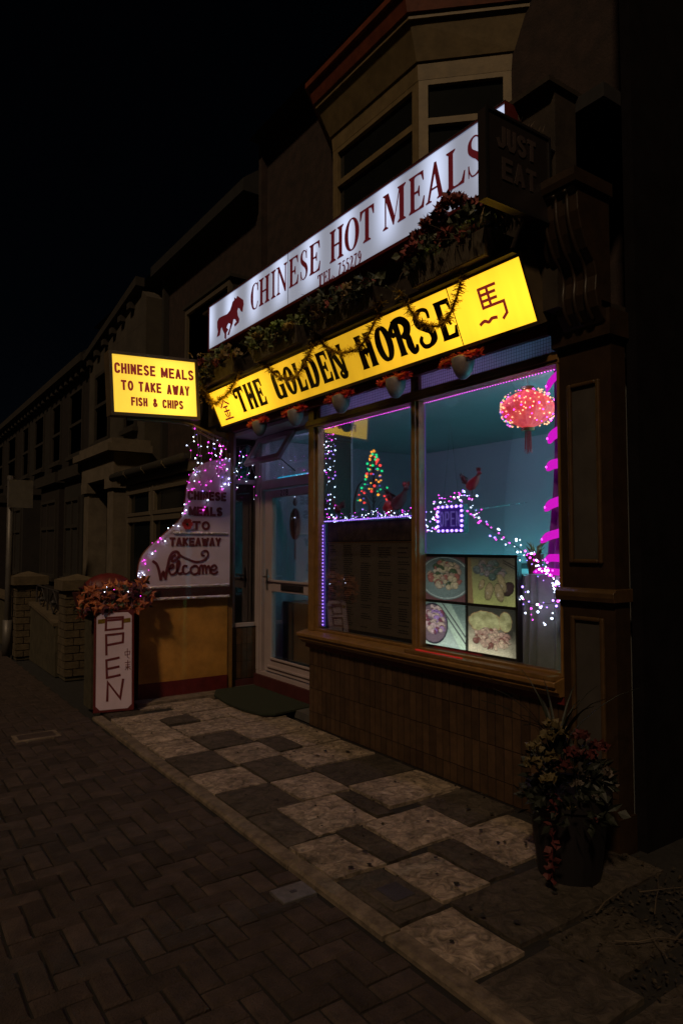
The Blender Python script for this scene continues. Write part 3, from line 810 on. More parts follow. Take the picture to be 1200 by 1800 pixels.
# scroll bracket
def scroll(y0, y1, mats='gold_paint'):
    prof = [(3.20, 2.70), (3.20, 3.46), (2.90, 3.46), (2.90, 3.38), (2.925, 3.36), (2.93, 3.27), (2.955, 3.18), (3.00, 3.09), (3.055, 3.03), (3.075, 2.96), (3.065, 2.88), (3.085, 2.80), (3.13, 2.74)]
    b = MB().prism([(x, y0, z) for x, z in prof], (0, y1 - y0, 0))
    ob = b.build('scroll_bracket', 'brown_paint', shop); bevel(ob, .006, 2)
    MB().prism([(2.885, y0 - .02, 3.40), (2.875, y0 - .02, 3.43), (2.875, y0 - .02, 3.47), (3.2, y0 - .02, 3.47), (3.2, y0 - .02, 3.40)], (0, y1 - y0 + .04, 0)).build('cap_stone', 'brown_paint', ob)
    rb = MB()
    for yy in (y0 + .06, (y0 + y1) / 2, y1 - .06):
        rb.tube(smooth([(x - .004, yy, z) for x, z in prof[3:]], 3), .012, 6)
    rb.build('fluting', 'brown_paint', ob, smooth=True)
scroll(2.10, 2.36)
# return walls and recess
P('recess_wall', (3.29, 5.10, -.05), (3.66, 5.122, 2.80), 'brown_paint')
sr = P('side_riser', (3.30, 6.862, -.05), (3.64, 6.95, .66), 'grout')
for i in range(5):
    for (z0, z1) in ((.10, .28), (.285, .47), (.475, .655)):
        MB().box((3.302 + i * .067, 6.856 + random.uniform(0, .002), z0), (3.365 + i * .067, 6.863, z1)).build('tile', 'riser_tile', sr)
P('skirting', (3.30, 6.845, -.05), (3.64, 6.861, .09), 'red_dark', sr)
sw_ = MB()
for (x0, x1, z0, z1) in ((3.30, 3.345, .66, 2.80), (3.60, 3.645, .66, 2.80), (3.345, 3.60, .66, .705), (3.345, 3.60, 2.24, 2.29), (3.345, 3.60, 2.75, 2.80)):
    sw_.box((x0, 6.845, z0), (x1, 6.90, z1))
swf = sw_.build('side_window', 'upvc', shop); bevel(swf, .004, 1)
P('side_pane', (3.345, 6.868, .705), (3.60, 6.874, 2.24), 'glass_side', swf)
P('side_pane', (3.345, 6.868, 2.29), (3.60, 6.874, 2.75), 'glass_side', swf)
P('side_backing', (3.30, 6.93, .66), (3.66, 6.95, 2.80), 'black_frame', swf)
P('corner_post', (3.235, 6.80, 0), (3.295, 6.872, 2.80), 'gold_paint')
# threshold, door, transom with a top-hung vent
P('door_step', (3.56, 5.13, -.05), (3.76, 6.80, .150), 'red_dark')
P('threshold', (3.585, 5.13, .151), (3.74, 6.80, .185), 'upvc')
df = MB()
for (y0, y1, z0, z1) in ((6.72, 6.84, .185, 2.80), (5.13, 5.24, .185, 2.80), (5.24, 6.72, 2.17, 2.27), (5.24, 6.72, 2.72, 2.80)):
    df.box((3.60, y0, z0), (3.70, y1, z1)); df.box((3.585, y0 + .03, z0 + .001), (3.5995, y1 - .03, z1 - .001))
bevel(df.build('door_frame', 'upvc', shop), .004, 1)
dl = MB()
for (y0, y1, z0, z1) in ((6.52, 6.67, .20, 2.155), (5.30, 5.44, .20, 2.155), (5.44, 6.52, 2.075, 2.155), (5.44, 6.52, .20, .335), (5.44, 6.52, 1.06, 1.18)):
    dl.box((3.617, y0, z0), (3.67, y1, z1))
for (y0, y1, z0, z1) in ((5.44, 6.52, 1.165, 1.19), (5.44, 6.52, .335, .36), (5.38, 6.58, .245, .27)):
    dl.box((3.598, y0, z0), (3.6165, y1, z1))
door = dl.build('door', 'upvc', shop); bevel(door, .005, 2)
P('door_pane', (3.64, 5.44, 1.18), (3.648, 6.52, 2.075), 'glass_clear', door)
P('door_pane', (3.64, 5.44, .335), (3.648, 6.52, 1.06), 'glass_clear', door)
lb = MB().box((3.608, 5.86, 1.085), (3.6165, 6.30, 1.145)); lb.box((3.600, 5.90, 1.095), (3.6075, 6.26, 1.135))
lb.build('letterbox', 'black_frame', door)
dh = MB().tube([(3.60, 6.60, 1.22), (3.565, 6.60, 1.22), (3.56, 6.59, 1.22), (3.56, 6.48, 1.225)], .011, 8)
dh.box((3.604, 6.585, 1.08), (3.6165, 6.615, 1.30)); dh.build('door_handle', 'alu', door, smooth=False)
nf = FX(3.6165); mb = MB()
for k, ch in enumerate('278'):
    x = -6.33 + k * .06
    if ch == '8':
        nf.ribbon(mb, [(x + .021 + .016 * math.cos(a), 2.130 + .012 * math.sin(a)) for a in [i * math.pi / 6 for i in range(12)]], .010, .002, closed=True)
        nf.ribbon(mb, [(x + .021 + .018 * math.cos(a), 2.103 + .014 * math.sin(a)) for a in [i * math.pi / 6 for i in range(12)]], .010, .002, closed=True)
    else: serif(nf, mb, ch, x, x + .042, 2.087, 2.145, .002)
mb.build('door_number', 'black_frame', door)
P('transom_glass', (3.645, 5.24, 2.27), (3.651, 6.72, 2.72), 'glass_clear')
# vent hinged at its top edge, pushed open at the bottom
vA = Vector((3.585, 0, 2.72)); ang = R(32); vd = Vector((-math.sin(ang), 0, -math.cos(ang))); vn = Vector((-math.cos(ang), 0, math.sin(ang)))
def vq(y, s, d): return vA + Vector((0, y, 0)) + vd * s + vn * d
vf = MB()
for (y0, y1, s0, s1) in ((5.94, 6.01, 0, .36), (6.63, 6.70, 0, .36), (6.01, 6.63, 0, .065), (6.01, 6.63, .295, .36)):
    vf.prism([vq(y0, s0, 0), vq(y1, s0, 0), vq(y1, s1, 0), vq(y0, s1, 0)], vn * .045)
vent = vf.build('vent_window', 'upvc', shop); bevel(vent, .004, 1)
MB().prism([vq(6.01, .065, .02), vq(6.63, .065, .02), vq(6.63, .295, .02), vq(6.01, .295, .02)], vn * .006).build('vent_pane', 'glass_clear', vent)
MB().tube([(3.59, 5.98, 2.32), vq(5.98, .33, .01)], .006, 6).build('stay', 'black_frame', vent)

# --- inside
P('room_floor', (3.34, 2.2, -.05), (6.12, 6.94, .02), 'room_floor')
P('back_wall', (6.0, 2.2, .021), (6.12, 6.94, 2.76), 'room_wall')
P('side_wall', (3.32, 2.2, .02), (6.0, 2.3, 2.76), 'room_wall')
P('far_wall', (3.66, 6.845, .021), (5.999, 6.945, 2.76), 'lobby_wall')
P('room_ceiling', (3.33, 2.2, 2.761), (6.12, 6.94, 2.795), 'room_wall')
P('door_dark_block', (3.95, 5.2, .021), (4.35, 6.84, .92), 'counter')  # dark block added to darken the lower door pane
ct = P('counter', (4.9, 2.9, .02), (5.0, 6.4, 1.02), 'counter')
P('counter_top', (4.78, 2.85, 1.022), (5.35, 6.45, 1.06), 'counter_top', ct)
P('dado_strip', (5.985, 2.3, 1.30), (5.999, 6.84, 1.36), 'counter')
wb = P('window_board', (3.245, 2.46, .80), (3.56, 4.95, .822), 'fascia')

# --- upper storey
P('upper_wall', (3.78, 2.10, 2.80), (4.0, 6.95, 6.3), 'brick_wall')
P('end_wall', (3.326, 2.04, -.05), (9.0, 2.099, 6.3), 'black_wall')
P('party_wall', (3.70, 6.952, -.05), (9.0, 7.02, 6.3), 'brick_wall')
P('flat_roof', (3.20, 2.12, 3.98), (3.78, 6.86, 4.06), 'slate')
MB().prism([(3.55, 2.0, 6.3), (9.2, 2.0, 6.3), (6.4, 2.0, 8.6)], (0, 5.0, 0)).build('roof', 'slate', shop)
def offset(k): # bay footprint grown outwards by k
    return [(3.79, 3.25 - k * 1.2), (3.30 - k, 3.73 - k * .42), (3.30 - k, 4.86 + k * .42), (3.79, 5.34 + k * 1.2)]
def slab(z0, z1, k0, k1, m, name, par):
    a, b = offset(k0), offset(k1); mb = MB(); n = 4
    vs = [(x, y, z0) for x, y in a] + [(x, y, z1) for x, y in b]
    return mb.add(vs, [(3, 2, 1, 0), (4, 5, 6, 7)] + [(i, (i + 1) % n, (i + 1) % n + n, i + n) for i in range(n)]).build(name, m, par)
bay = slab(4.06, 4.35, 0, 0, 'frame_dim', 'bay_window', shop)
slab(5.03, 5.16, 0.006, 0.016, 'cream', 'bay_header', bay)
slab(5.161, 5.40, 0.03, 0.13, 'cream', 'bay_cove', bay)
slab(5.401, 5.44, 0.15, 0.15, 'cream', 'bay_soffit', bay)
slab(5.441, 5.57, 0.17, 0.21, 'gutter_red', 'bay_gutter', bay)
slab(5.571, 5.62, 0.235, 0.235, 'gutter_red', 'gutter_lip', bay)
slab(5.621, 6.1, 0.16, -0.18, 'slate', 'bay_roof', bay)
ft = offset(0)
bf = MB()
def bayface(p, q, fw=.06):
    p = Vector((*p, 0)); q = Vector((*q, 0)); d = (q - p); L = d.length; d.normalize(); nrm = Vector((-d.y, d.x, 0))
    if nrm.x > 0: nrm = -nrm
    def bar(a0, a1, z0, z1, dep=.05, out=.004):
        o_ = p + d * a0 + nrm * out
        bf.prism([o_ + Vector((0, 0, z0)), o_ + d * (a1 - a0) + Vector((0, 0, z0)), o_ + d * (a1 - a0) + Vector((0, 0, z1)), o_ + Vector((0, 0, z1))], -nrm * dep)
    bar(0, fw, 4.35, 5.03); bar(L - fw, L, 4.35, 5.03); bar(fw, L - fw, 4.35, 4.41); bar(fw, L - fw, 4.99, 5.03); bar(fw, L - fw, 4.68, 4.73, .05, .008)
    gl = MB(); o_ = p + nrm * -.03 + d * fw
    gl.prism([o_ + Vector((0, 0, 4.41)), o_ + d * (L - 2 * fw) + Vector((0, 0, 4.41)), o_ + d * (L - 2 * fw) + Vector((0, 0, 4.99)), o_ + Vector((0, 0, 4.99))], -nrm * .01)
    gl.build('bay_pane', 'pane_dark', bay)
for i in range(3): bayface(ft[i], ft[i + 1], .07)
bf.build('bay_frame', 'cream', bay)

# ================================================================== SIGNS
# white lightbox over the shop
ws = thing('lightbox_sign', 'long white lit sign with red serif capitals and a running horse', 'sign', (2.95, 4.55, 3.57))
P = lambda name, a, b, m, par, **k: MB().box(a, b).build(name, m, par, **k)
P('sign_case', (2.905, 2.53, 3.575), (3.018, 6.58, 4.056), 'red_paint', ws)
P('sign_face', (2.890, 2.536, 3.60), (2.9045, 6.56, 4.044), 'white_face', ws)
tr = MB()
for (a, b, c, d) in ((2.53, 6.58, 4.045, 4.056), (2.53, 6.58, 3.575, 3.599), (2.53, 2.535, 3.599, 4.045), (6.561, 6.58, 3.599, 4.045)): tr.box((2.882, a, c), (2.9045, b, d))
tr.build('sign_trim', 'red_paint', ws)
P('sign_edge', (2.880, 2.53, 4.057), (2.93, 6.58, 4.060), 'alu', ws)
P('face_joint', (2.8885, 4.940, 3.60), (2.8899, 4.946, 4.044), 'sign_grey', ws)
F = FX(2.8900)
for ch, l, r in (('C', 5.620, 5.474), ('H', 5.462, 5.262), ('I', 5.238, 5.150), ('N', 5.136, 4.956), ('E', 4.924, 4.770), ('S', 4.746, 4.622), ('E', 4.599, 4.439), ('H', 4.305, 4.118), ('O', 4.101, 3.926), ('T', 3.909, 3.745), ('M', 3.645, 3.399), ('E', 3.367, 3.212), ('A', 3.199, 3.026), ('L', 3.011, 2.850), ('S', 2.836, 2.705)):
    mb = MB(); serif(F, mb, ch, -l, -r, 3.732, 3.978, bold=1.12); mb.build('letter', 'red_letter', ws)
mb = MB()
for ch, l, r in (('T', 4.474, 4.402), ('E', 4.395, 4.332), ('L', 4.325, 4.262), ('.', 4.258, 4.232), ('7', 4.194, 4.148), ('5', 4.143, 4.097), ('5', 4.092, 4.046), ('2', 4.041, 3.995), ('7', 3.990, 3.944), ('9', 3.939, 3.893)):
    mb = MB(); serif(F, mb, ch, -l, -r, 3.603, 3.694, bold=1.35); mb.build('small_letter', 'red_letter', ws)
HORSE = [(5.906, 3.95), (5.783, 3.871), (5.771, 3.825), (5.786, 3.789), (5.793, 3.751), (5.83, 3.772), (5.854, 3.805), (5.888, 3.822), (5.907, 3.796), (5.894, 3.745), (5.861, 3.699), (5.872, 3.669), (5.954, 3.65), (5.971, 3.673), (5.918, 3.69), (5.947, 3.723), (5.989, 3.734), (6.005, 3.697), (6.051, 3.647), (6.084, 3.598), (6.118, 3.607), (6.068, 3.661), (6.052, 3.704), (6.095, 3.725), (6.125, 3.714), (6.146, 3.691), (6.102, 3.66), (6.145, 3.639), (6.152, 3.572), (6.187, 3.592), (6.184, 3.633), (6.234, 3.694), (6.248, 3.727), (6.279, 3.716), (6.3, 3.653), (6.368, 3.65), (6.342, 3.703), (6.361, 3.757), (6.362, 3.816), (6.317, 3.843), (6.228, 3.838), (6.127, 3.829), (6.063, 3.849), (6.029, 3.887), (6.009, 3.919), (5.971, 3.927), (5.968, 3.954), (5.93, 3.928)]
mb = MB(); F.poly(mb, [(-a, .035 + (b - 3.572) * .96 + 3.572) for a, b in HORSE][::-1]); mb.build('horse_emblem', 'red_letter', ws)

# yellow fascia sign, leaning out at the top
ys = thing('fascia_sign', 'long yellow lit sign with black western capitals and a red character at each end', 'sign', (2.95, 4.45, 2.78))
YO = Vector((3.0, 0, 2.79)); YU = Vector((-.147, 0, .332)).normalized(); YF = Face(YO, (0, -1, 0), YU)
yb = MB(); yb.prism([YF.at(-6.50, -.022, -.004), YF.at(-2.40, -.022, -.004), YF.at(-2.40, .378, -.004), YF.at(-6.50, .378, -.004)], -YF.n * .10)
yb.build('sign_case', 'sign_case', ys)
yb = MB(); yb.prism([YF.at(-6.475, .0, -.003), YF.at(-2.42, .0, -.003), YF.at(-2.42, .356, -.003), YF.at(-6.475, .356, -.003)], YF.n * .003)
yb.build('sign_face', 'yellow_face', ys)
yb = MB()
for (a, b, c, d) in ((-6.50, -2.40, -.022, -.001), (-6.50, -2.40, .357, .384), (-6.50, -6.476, -.001, .357), (-2.419, -2.40, -.001, .357)):
    yb.prism([YF.at(a, c, -.003), YF.at(b, c, -.003), YF.at(b, d, -.003), YF.at(a, d, -.003)], YF.n * .012)
yb.build('sign_trim', 'sign_case', ys)
yb = MB(); yb.prism([YF.at(-2.989, 0, .0002), YF.at(-2.983, 0, .0002), YF.at(-2.983, .356, .0002), YF.at(-2.989, .356, .0002)], YF.n * .0012)
yb.build('face_joint', 'sign_case', ys)
for ch, l, r in (('T', 5.985, 5.800), ('H', 5.770, 5.600), ('E', 5.572, 5.430), ('G', 5.245, 5.065), ('O', 5.040, 4.885), ('L', 4.862, 4.730), ('D', 4.715, 4.530), ('E', 4.506, 4.362), ('N', 4.345, 4.150), ('H', 3.985, 3.792), ('O', 3.765, 3.590), ('R', 3.590, 3.368), ('S', 3.345, 3.172), ('E', 3.135, 2.990)):
    mb = MB(); western(YF, mb, ch, -l, -r, .060, .305); mb.build('letter', 'black_letter', ys)
def strokes(face, mb, x0, x1, y0, y1, lst, w, th=.003):
    for s in lst:
        face.ribbon(mb, [(x0 + a * (x1 - x0), y0 + b * (y1 - y0)) for a, b in s], w, th, cap=w * .3)
mb = MB()
strokes(YF, mb, -6.335, -6.150, .045, .245, [[(.5, 1), (.30, .82), (.0, .66)], [(.5, 1), (.72, .84), (1, .72)], [(.28, .64), (.74, .64)], [(.22, .42), (.80, .42)], [(.5, .64), (.5, .04)], [(.24, .30), (.34, .14)], [(.78, .30), (.66, .14)], [(.04, .03), (.98, .03)]], .017)
mb.build('character', 'maroon_vinyl', ys)
mb = MB()
strokes(YF, mb, -2.815, -2.600, .075, .275, [[(.28, 1), (.28, .44)], [(.28, 1), (.86, 1)], [(.56, 1), (.56, .46)], [(.28, .82), (.80, .82)], [(.28, .64), (.80, .64)], [(.28, .46), (1.0, .46), (1.0, .12), (.84, 0)]], .017)
YF.ribbon(mb, smooth([(-2.815, .080, 0), (-2.775, .094, 0), (-2.745, .082, 0), (-2.715, .096, 0), (-2.675, .092, 0)], 4), .019)
mb.build('character', 'maroon_vinyl', ys)

# projecting sign by the entrance, tilted a little
ps = thing('projecting_sign', 'small yellow lit box sign for Chinese meals, fish and chips on a bracket', 'sign', (2.2, 6.2, 2.75))
ta = R(2.9); PR = Vector((math.cos(ta), 0, math.sin(ta))); PU = Vector((-math.sin(ta * 1.15), 0, math.cos(ta * 1.15)))
PO = Vector((1.815, 6.2, 2.765)); PF = Face(PO, PR, PU)
LW, LH = .795, .528
b = MB(); b.prism([PF.at(-.03, -.03, -.004), PF.at(LW + .03, -.03, -.004), PF.at(LW + .03, LH + .03, -.004), PF.at(-.03, LH + .03, -.004)], -PF.n * .13); b.build('sign_case', 'sign_case', ps)
for dd in (0, 1):
    off = PF.n * (-.003 if dd == 0 else -.137); th = .003 if dd == 0 else -.003
    b = MB(); b.prism([PF.at(0, 0) + off, PF.at(LW, 0) + off, PF.at(LW, LH) + off, PF.at(0, LH) + off], PF.n * (.003 if dd == 0 else -.003)); b.build('sign_face', 'proj_face', ps)
b = MB()
for (a, c, e, f) in ((-.03, LW + .03, -.03, -.001), (-.03, LW + .03, LH + .001, LH + .03), (-.03, -.001, -.001, LH + .001), (LW + .001, LW + .03, -.001, LH + .001)):
    b.prism([PF.at(a, e, -.003), PF.at(c, e, -.003), PF.at(c, f, -.003), PF.at(a, f, -.003)], PF.n * .014)
b.build('sign_trim', 'sign_case', ps)
for txt, x0, x1, y0, y1, t in (('CHINESE', .018, .400, 0.355, 0.453, .205), ('MEALS', .452, .778, 0.350, 0.448, .205), ('TO', .070, .186, 0.203, 0.297, .205), ('TAKE', .232, .452, 0.201, 0.295, .205), ('AWAY', .504, .730, 0.195, 0.291, .205), ('FISH', .158, .312, 0.065, 0.147, .205), ('&', .362, .410, 0.065, 0.147, .205), ('CHIPS', .455, .660, 0.061, 0.145, .205)):
    mb = MB(); sans(PF, mb, txt, x0, x1, y0, y1, t, .17); mb.build('lettering', 'maroon_vinyl', ps)
b = MB(); b.tube([(1.95, 6.265, 2.728), (2.38, 6.265, 2.742), (2.50, 6.27, 2.745), (2.62, 6.35, 2.745), (3.20, 6.75, 2.69), (3.24, 6.79, 2.68)], .017, 8)
b.tube([(2.62, 6.36, 2.72), (3.23, 6.78, 2.62)], .012, 8); b.box((3.20, 6.74, 2.56), (3.2345, 6.798, 2.74))
b.build('bracket', 'sign_case', ps)

# unlit board on the right
js = thing('hanging_board', 'unlit dark square sign reading JUST EAT, jutting out by the scroll bracket', 'sign', (2.67, 2.3, 3.25))
JF = Face((2.45, 2.285, 3.265), (1, 0, 0), (0, 0, 1))
P('sign_case', (2.462, 2.286, 3.268), (2.95, 2.34, 3.732), 'unlit_sign', js)
b = MB()
for (a, c, e, f) in ((2.457, 2.955, 3.262, 3.280), (2.457, 2.955, 3.722, 3.737), (2.457, 2.474, 3.280, 3.722), (2.938, 2.955, 3.280, 3.722)): b.box((a, 2.279, e), (c, 2.2859, f))
b.build('sign_trim', 'black_frame', js)
mb = MB(); sans(JF, mb, 'JUST', .085, .385, .290, .405, .21, .16); mb.build('lettering', 'sign_grey', js)
mb = MB(); sans(JF, mb, 'EAT', .125, .385, .130, .245, .21, .16); mb.build('lettering', 'sign_grey', js)
b = MB(); b.tube([(2.95, 2.313, 3.70), (3.03, 2.313, 3.70)], .012, 8); b.tube([(2.95, 2.313, 3.33), (3.03, 2.313, 3.33)], .012, 8); b.build('bracket', 'iron', js)
b = MB()
for i in range(26): b.leaf((2.70 + i * .009, 2.32 + random.uniform(-.02, .02), 3.733), (random.uniform(-1, 1), random.uniform(-1, 1), 1.2), random.uniform(.03, .08), .008)
b.build('dry_grass', 'twig', js, kind='stuff')

# ================================================================== FLOWER TROUGHS
def clump(mb, c, r, n, ln, w, flat=.7):
    for i in range(n):
        a = random.uniform(0, 6.283); e = math.asin(random.uniform(-.4, 1)); rr = r * random.uniform(.55, 1)
        d = Vector((math.cos(a) * math.cos(e), math.sin(a) * math.cos(e), math.sin(e)))
        p = Vector(c) + Vector((d.x * rr, d.y * rr, d.z * rr * flat))
        mb.leaf(p, d + Vector((random.uniform(-.7, .7), random.uniform(-.7, .7), random.uniform(-.6, .5))), ln * random.uniform(.6, 1.2), w * random.uniform(.6, 1.2), random.uniform(-.3, .5))
def rosette(mb, c, r, n=16):
    for i in range(n):
        a = i * 2.4; e = .25 + .9 * i / n
        d = Vector((math.cos(a) * math.cos(e), math.sin(a) * math.cos(e), math.sin(e)))
        mb.leaf(Vector(c) + d * r * .15, d, r * random.uniform(.8, 1.1), r * .75, .35)
def trough(y0, y1, label, cols, seed, hh=0.0, heads=()):
    random.seed(seed)
    ym = (y0 + y1) / 2
    t = thing('flower_trough', label, 'flower trough', (2.85, ym, 3.15), 'flower troughs between the two long signs')
    b = MB(); h = .125
    A = [(2.745, y0 + .05), (2.915, y0 + .05), (2.915, y1 - .05), (2.745, y1 - .05)]; B = [(2.70, y0), (2.93, y0), (2.93, y1), (2.70, y1)]
    b.add([(x, y, 3.152) for x, y in A] + [(x, y, 3.152 + h) for x, y in B], [(3, 2, 1, 0), (4, 5, 6, 7)] + [(i, (i + 1) % 4, (i + 1) % 4 + 4, i + 4) for i in range(4)])
    bx_ = b.build('box', 'trough', t)
    rb = MB(); n = int((y1 - y0) / .022)
    for i in range(n):
        yy = y0 + .06 + i * (y1 - y0 - .12) / n
        k = (yy - ym) * .09
        rb.prism([(2.7435, yy, 3.156), (2.7435, yy + .012, 3.156), (2.703, yy + k + .012, 3.268), (2.703, yy + k, 3.268)], (-.006, 0, 0))
    rb.build('ribbing', 'trough', bx_, kind='stuff')
    fo = MB()
    nn = int((y1 - y0) * 14)
    for i in range(nn):
        f = i / (nn - 1); yy = y0 + .05 + (y1 - y0 - .10) * f
        c = (2.80 + random.uniform(-.12, .05), yy, 3.27 + hh + random.uniform(-.04, .08))
        fo.cur = random.choices(range(3), (4, 3, 2))[0]
        clump(fo, c, .085, 30, .066, .054)
    fo.build('foliage', cols[:3], t, kind='stuff')
    for i in range(int((y1 - y0) * 17)):
        hd = MB(); c = (2.72 + random.uniform(-.06, .10), random.uniform(y0 + .03, y1 - .03), 3.30 + hh + random.uniform(-.06, .07))
        for k in range(3): rosette(hd, (c[0] + random.uniform(-.02, .02), c[1] + random.uniform(-.03, .03), c[2] + random.uniform(-.02, .02)), random.uniform(.048, .072), 16)
        hd.build('flower_head', random.choice(cols[3:]), t)
    for c in heads:
        hd = MB()
        for k in range(5): rosette(hd, (c[0] + random.uniform(-.03, .03), c[1] + random.uniform(-.04, .04), c[2] + random.uniform(-.03, .03)), .055, 16)
        hd.build('flower_head', cols[3], t)
    tw = MB()
    for i in range(9):
        p = Vector((2.74, random.uniform(y0 - .05, y1 + .05), 3.30)); d = Vector((-.5, random.uniform(-1, 1), random.uniform(-.5, .4))).normalized()
        pts = [p]
        for k in range(4): d = (d + Vector((random.uniform(-.4, .4), random.uniform(-.5, .5), random.uniform(-.5, .3)))).normalized(); pts.append(pts[-1] + d * .055)
        tw.tube(pts, .0035, 5, .001)
    tw.build('stem', 'twig', t, kind='stuff')
trough(5.62, 6.42, 'trough of dull red flowers above the first word of the yellow sign, nearest the entrance', ['leaf_dark', 'leaf_dry', 'leaf', 'flower_red', 'flower_red', 'leaf_dry'], 1, -.03)
trough(4.50, 5.32, 'ribbed trough of green and yellow ruffled flowers above the word GOLDEN', ['leaf', 'leaf', 'leaf_dry', 'flower_yellow', 'leaf_bright', 'leaf'], 2, -.005)
trough(3.52, 4.32, 'trough of faded pinkish dry flowers below the phone number', ['leaf_dark', 'leaf_dark', 'leaf_dry', 'flower_red', 'leaf_dry', 'leaf_dark'], 3, -.01)
trough(2.52, 3.22, 'trough of dark red blooms standing tall in front of the white sign below MEALS', ['leaf_dark', 'leaf_dark', 'leaf_bright', 'flower_red', 'leaf_dark', 'flower_red'], 4, .03,
       heads=[(2.78, 3.18, 3.45), (2.80, 3.08, 3.52), (2.80, 2.98, 3.55), (2.80, 2.90, 3.58), (2.82, 2.82, 3.56), (2.80, 3.13, 3.40), (2.76, 3.25, 3.36), (2.82, 2.72, 3.50)])
random.seed(11)
b = MB()
for i in range(60):
    yy = random.uniform(2.35, 2.7); b.leaf((2.82 + random.uniform(-.08, .1), yy, 3.28), (random.uniform(-.6, .3), random.uniform(-.8, .8), .9), random.uniform(.05, .15), .012)
for i in range(110): b.leaf((2.78 + random.uniform(-.1, .08), random.uniform(6.38, 6.62), 3.28 + random.uniform(-.25, .25)), (random.uniform(-.6, .3), random.uniform(-.8, .8), random.uniform(-1, .6)), random.uniform(.03, .09), .018)
o = b.build('ledge_weeds', 'leaf_dry'); o['kind'] = 'stuff'; o['label'] = 'dry weeds at both ends of the ledge between the signs'

# gold tinsel slung along the yellow sign
def tinsel(pts, r, n, m, name, parent=None, core=.007, bw=.0035):
    sp = smooth(pts, 6); mb = MB(); mb.tube(sp, core, 7)
    for i in range(n):
        t = random.uniform(0, len(sp) - 1.001); k = int(t); p = sp[k].lerp(sp[k + 1], t - k)
        d = Vector((random.gauss(0, 1), random.gauss(0, 1), random.gauss(0, 1))).normalized(); s = d.orthogonal().normalized() * bw
        L = r * random.uniform(.5, 1.2)
        mb.add([p - s, p + s, p + d * L + s * .6, p + d * L - s * .6], [(0, 1, 2, 3)])
    return mb.build(name, m, parent)
def onY(lst, d=.035): return [YF.at(-y, w, d) for y, w in lst]
tg = [[(6.52, .44), (6.46, .34), (6.38, .24), (6.22, .255), (6.00, .29), (5.80, .36), (5.62, .42)],
      [(5.26, .44), (5.18, .36), (5.08, .26), (4.98, .215), (4.84, .19), (4.70, .235), (4.56, .30), (4.44, .37), (4.34, .45)],
      [(4.36, .46), (4.32, .37), (4.22, .27), (4.08, .225), (3.94, .22), (3.82, .255), (3.70, .32), (3.60, .39), (3.54, .45)],
      [(3.34, .46), (3.31, .36), (3.27, .26), (3.19, .19), (3.08, .165), (2.98, .21), (2.88, .30), (2.80, .40), (2.74, .54)]]
tl = ['gold tinsel swag across the small character and THE', 'gold tinsel swag across the word GOLDEN', 'gold tinsel swag across the first letters of HORSE', 'gold tinsel swag hanging at the last letters of HORSE']
for pts, lab in zip(tg, tl):
    tag(tinsel(onY(pts), .052, 950, 'tinsel_gold', 'tinsel_garland', None, .008, .0042), lab, 'tinsel', 'gold tinsel swags on the yellow sign')

# bell-shaped decorations under the yellow sign
for (yy, lab) in ((5.6, 'grey bell with red tinsel bow hanging at the outer side of the doorway'), (4.955, 'grey bell with red tinsel bow hanging over the left post of the window'), (4.275, 'grey bell with red tinsel bow above the fibre tree window pane'), (3.617, 'grey bell with red tinsel bow hanging at the window mullion'), (2.97, 'grey bell with red tinsel bow above the right window pane')):
    t = thing('bell_decoration', lab, 'decoration', (2.975, yy, 2.570), 'bell decorations hanging under the yellow sign')
    c = (2.975, yy, 2.570)
    MB().lathe([(.004, 0), (.022, .004), (.042, .022), (.058, .050), (.068, .085), (.072, .125), (.070, .128), (.03, .15), (.004, .155)], c, 18).build('bell', 'bell', t, smooth=True)
    b = MB()
    for i in range(7):
        for k in range(14):
            a = k * .45 + i; b.ball((c[0] + .0 + math.cos(a) * (.030 + i * .0065), c[1] + math.sin(a) * (.030 + i * .0065), c[2] + .012 + i * .017), .0028)
    b.build('beading', 'bell', t, kind='stuff')
    tinsel([(2.965, yy + .15, 2.690), (2.965, yy + .07, 2.700), (2.97, yy - .03, 2.705), (2.97, yy - .13, 2.705)], .046, 900, 'tinsel_red', 'tinsel_bow', t, core=.026, bw=.005)
    MB().tube([(2.975, yy, 2.72), (3.06, yy, 2.79)], .002, 5).build('hanger', 'cable_dark', t)

# ================================================================== LOW WALL AND WELCOME BOARD
random.seed(21)
lw = thing('low_wall', 'low ochre rendered wall with a dark red base beside the doormat', 'wall', (2.75, 6.85, 0))
P('render_coat', (2.27, 6.790, .172), (3.232, 6.96, .985), 'render_yellow', lw)
P('painted_base', (2.265, 6.784, -.05), (3.233, 6.965, .171), 'red_paint', lw)
P('coping', (2.255, 6.775, .986), (3.233, 6.975, 1.010), 'render_yellow', lw)
P('apron', (2.2, 6.60, -.03), (3.2, 6.783, .022), 'edging', lw)

wbd = thing('welcome_board', 'white swooping board on the low wall lettered in maroon with Welcome', 'sign board', (2.75, 6.77, 1.011))
OUT = [(3.232, 1.012), (3.232, 2.50), (3.15, 2.49), (3.073, 2.475), (2.969, 2.448), (2.883, 2.408), (2.816, 2.345), (2.767, 2.262), (2.739, 2.165), (2.724, 2.038), (2.712, 1.935), (2.68, 1.845), (2.608, 1.763), (2.528, 1.692), (2.434, 1.612), (2.341, 1.530), (2.280, 1.455), (2.248, 1.369), (2.237, 1.264), (2.254, 1.158), (2.262, 1.012)]
b = MB(); b.prism([(x, 6.745, z) for x, z in OUT], (0, .035, 0)); b.build('panel', 'board_white', wbd)
b = MB(); b.tube(smooth([(x, 6.762, z) for x, z in OUT[1:-1]], 3), .011, 6); b.build('edging', 'red_paint', wbd, smooth=True)
WF = Face((0, 6.7445, 0), (1, 0, 0), (0, 0, 1))
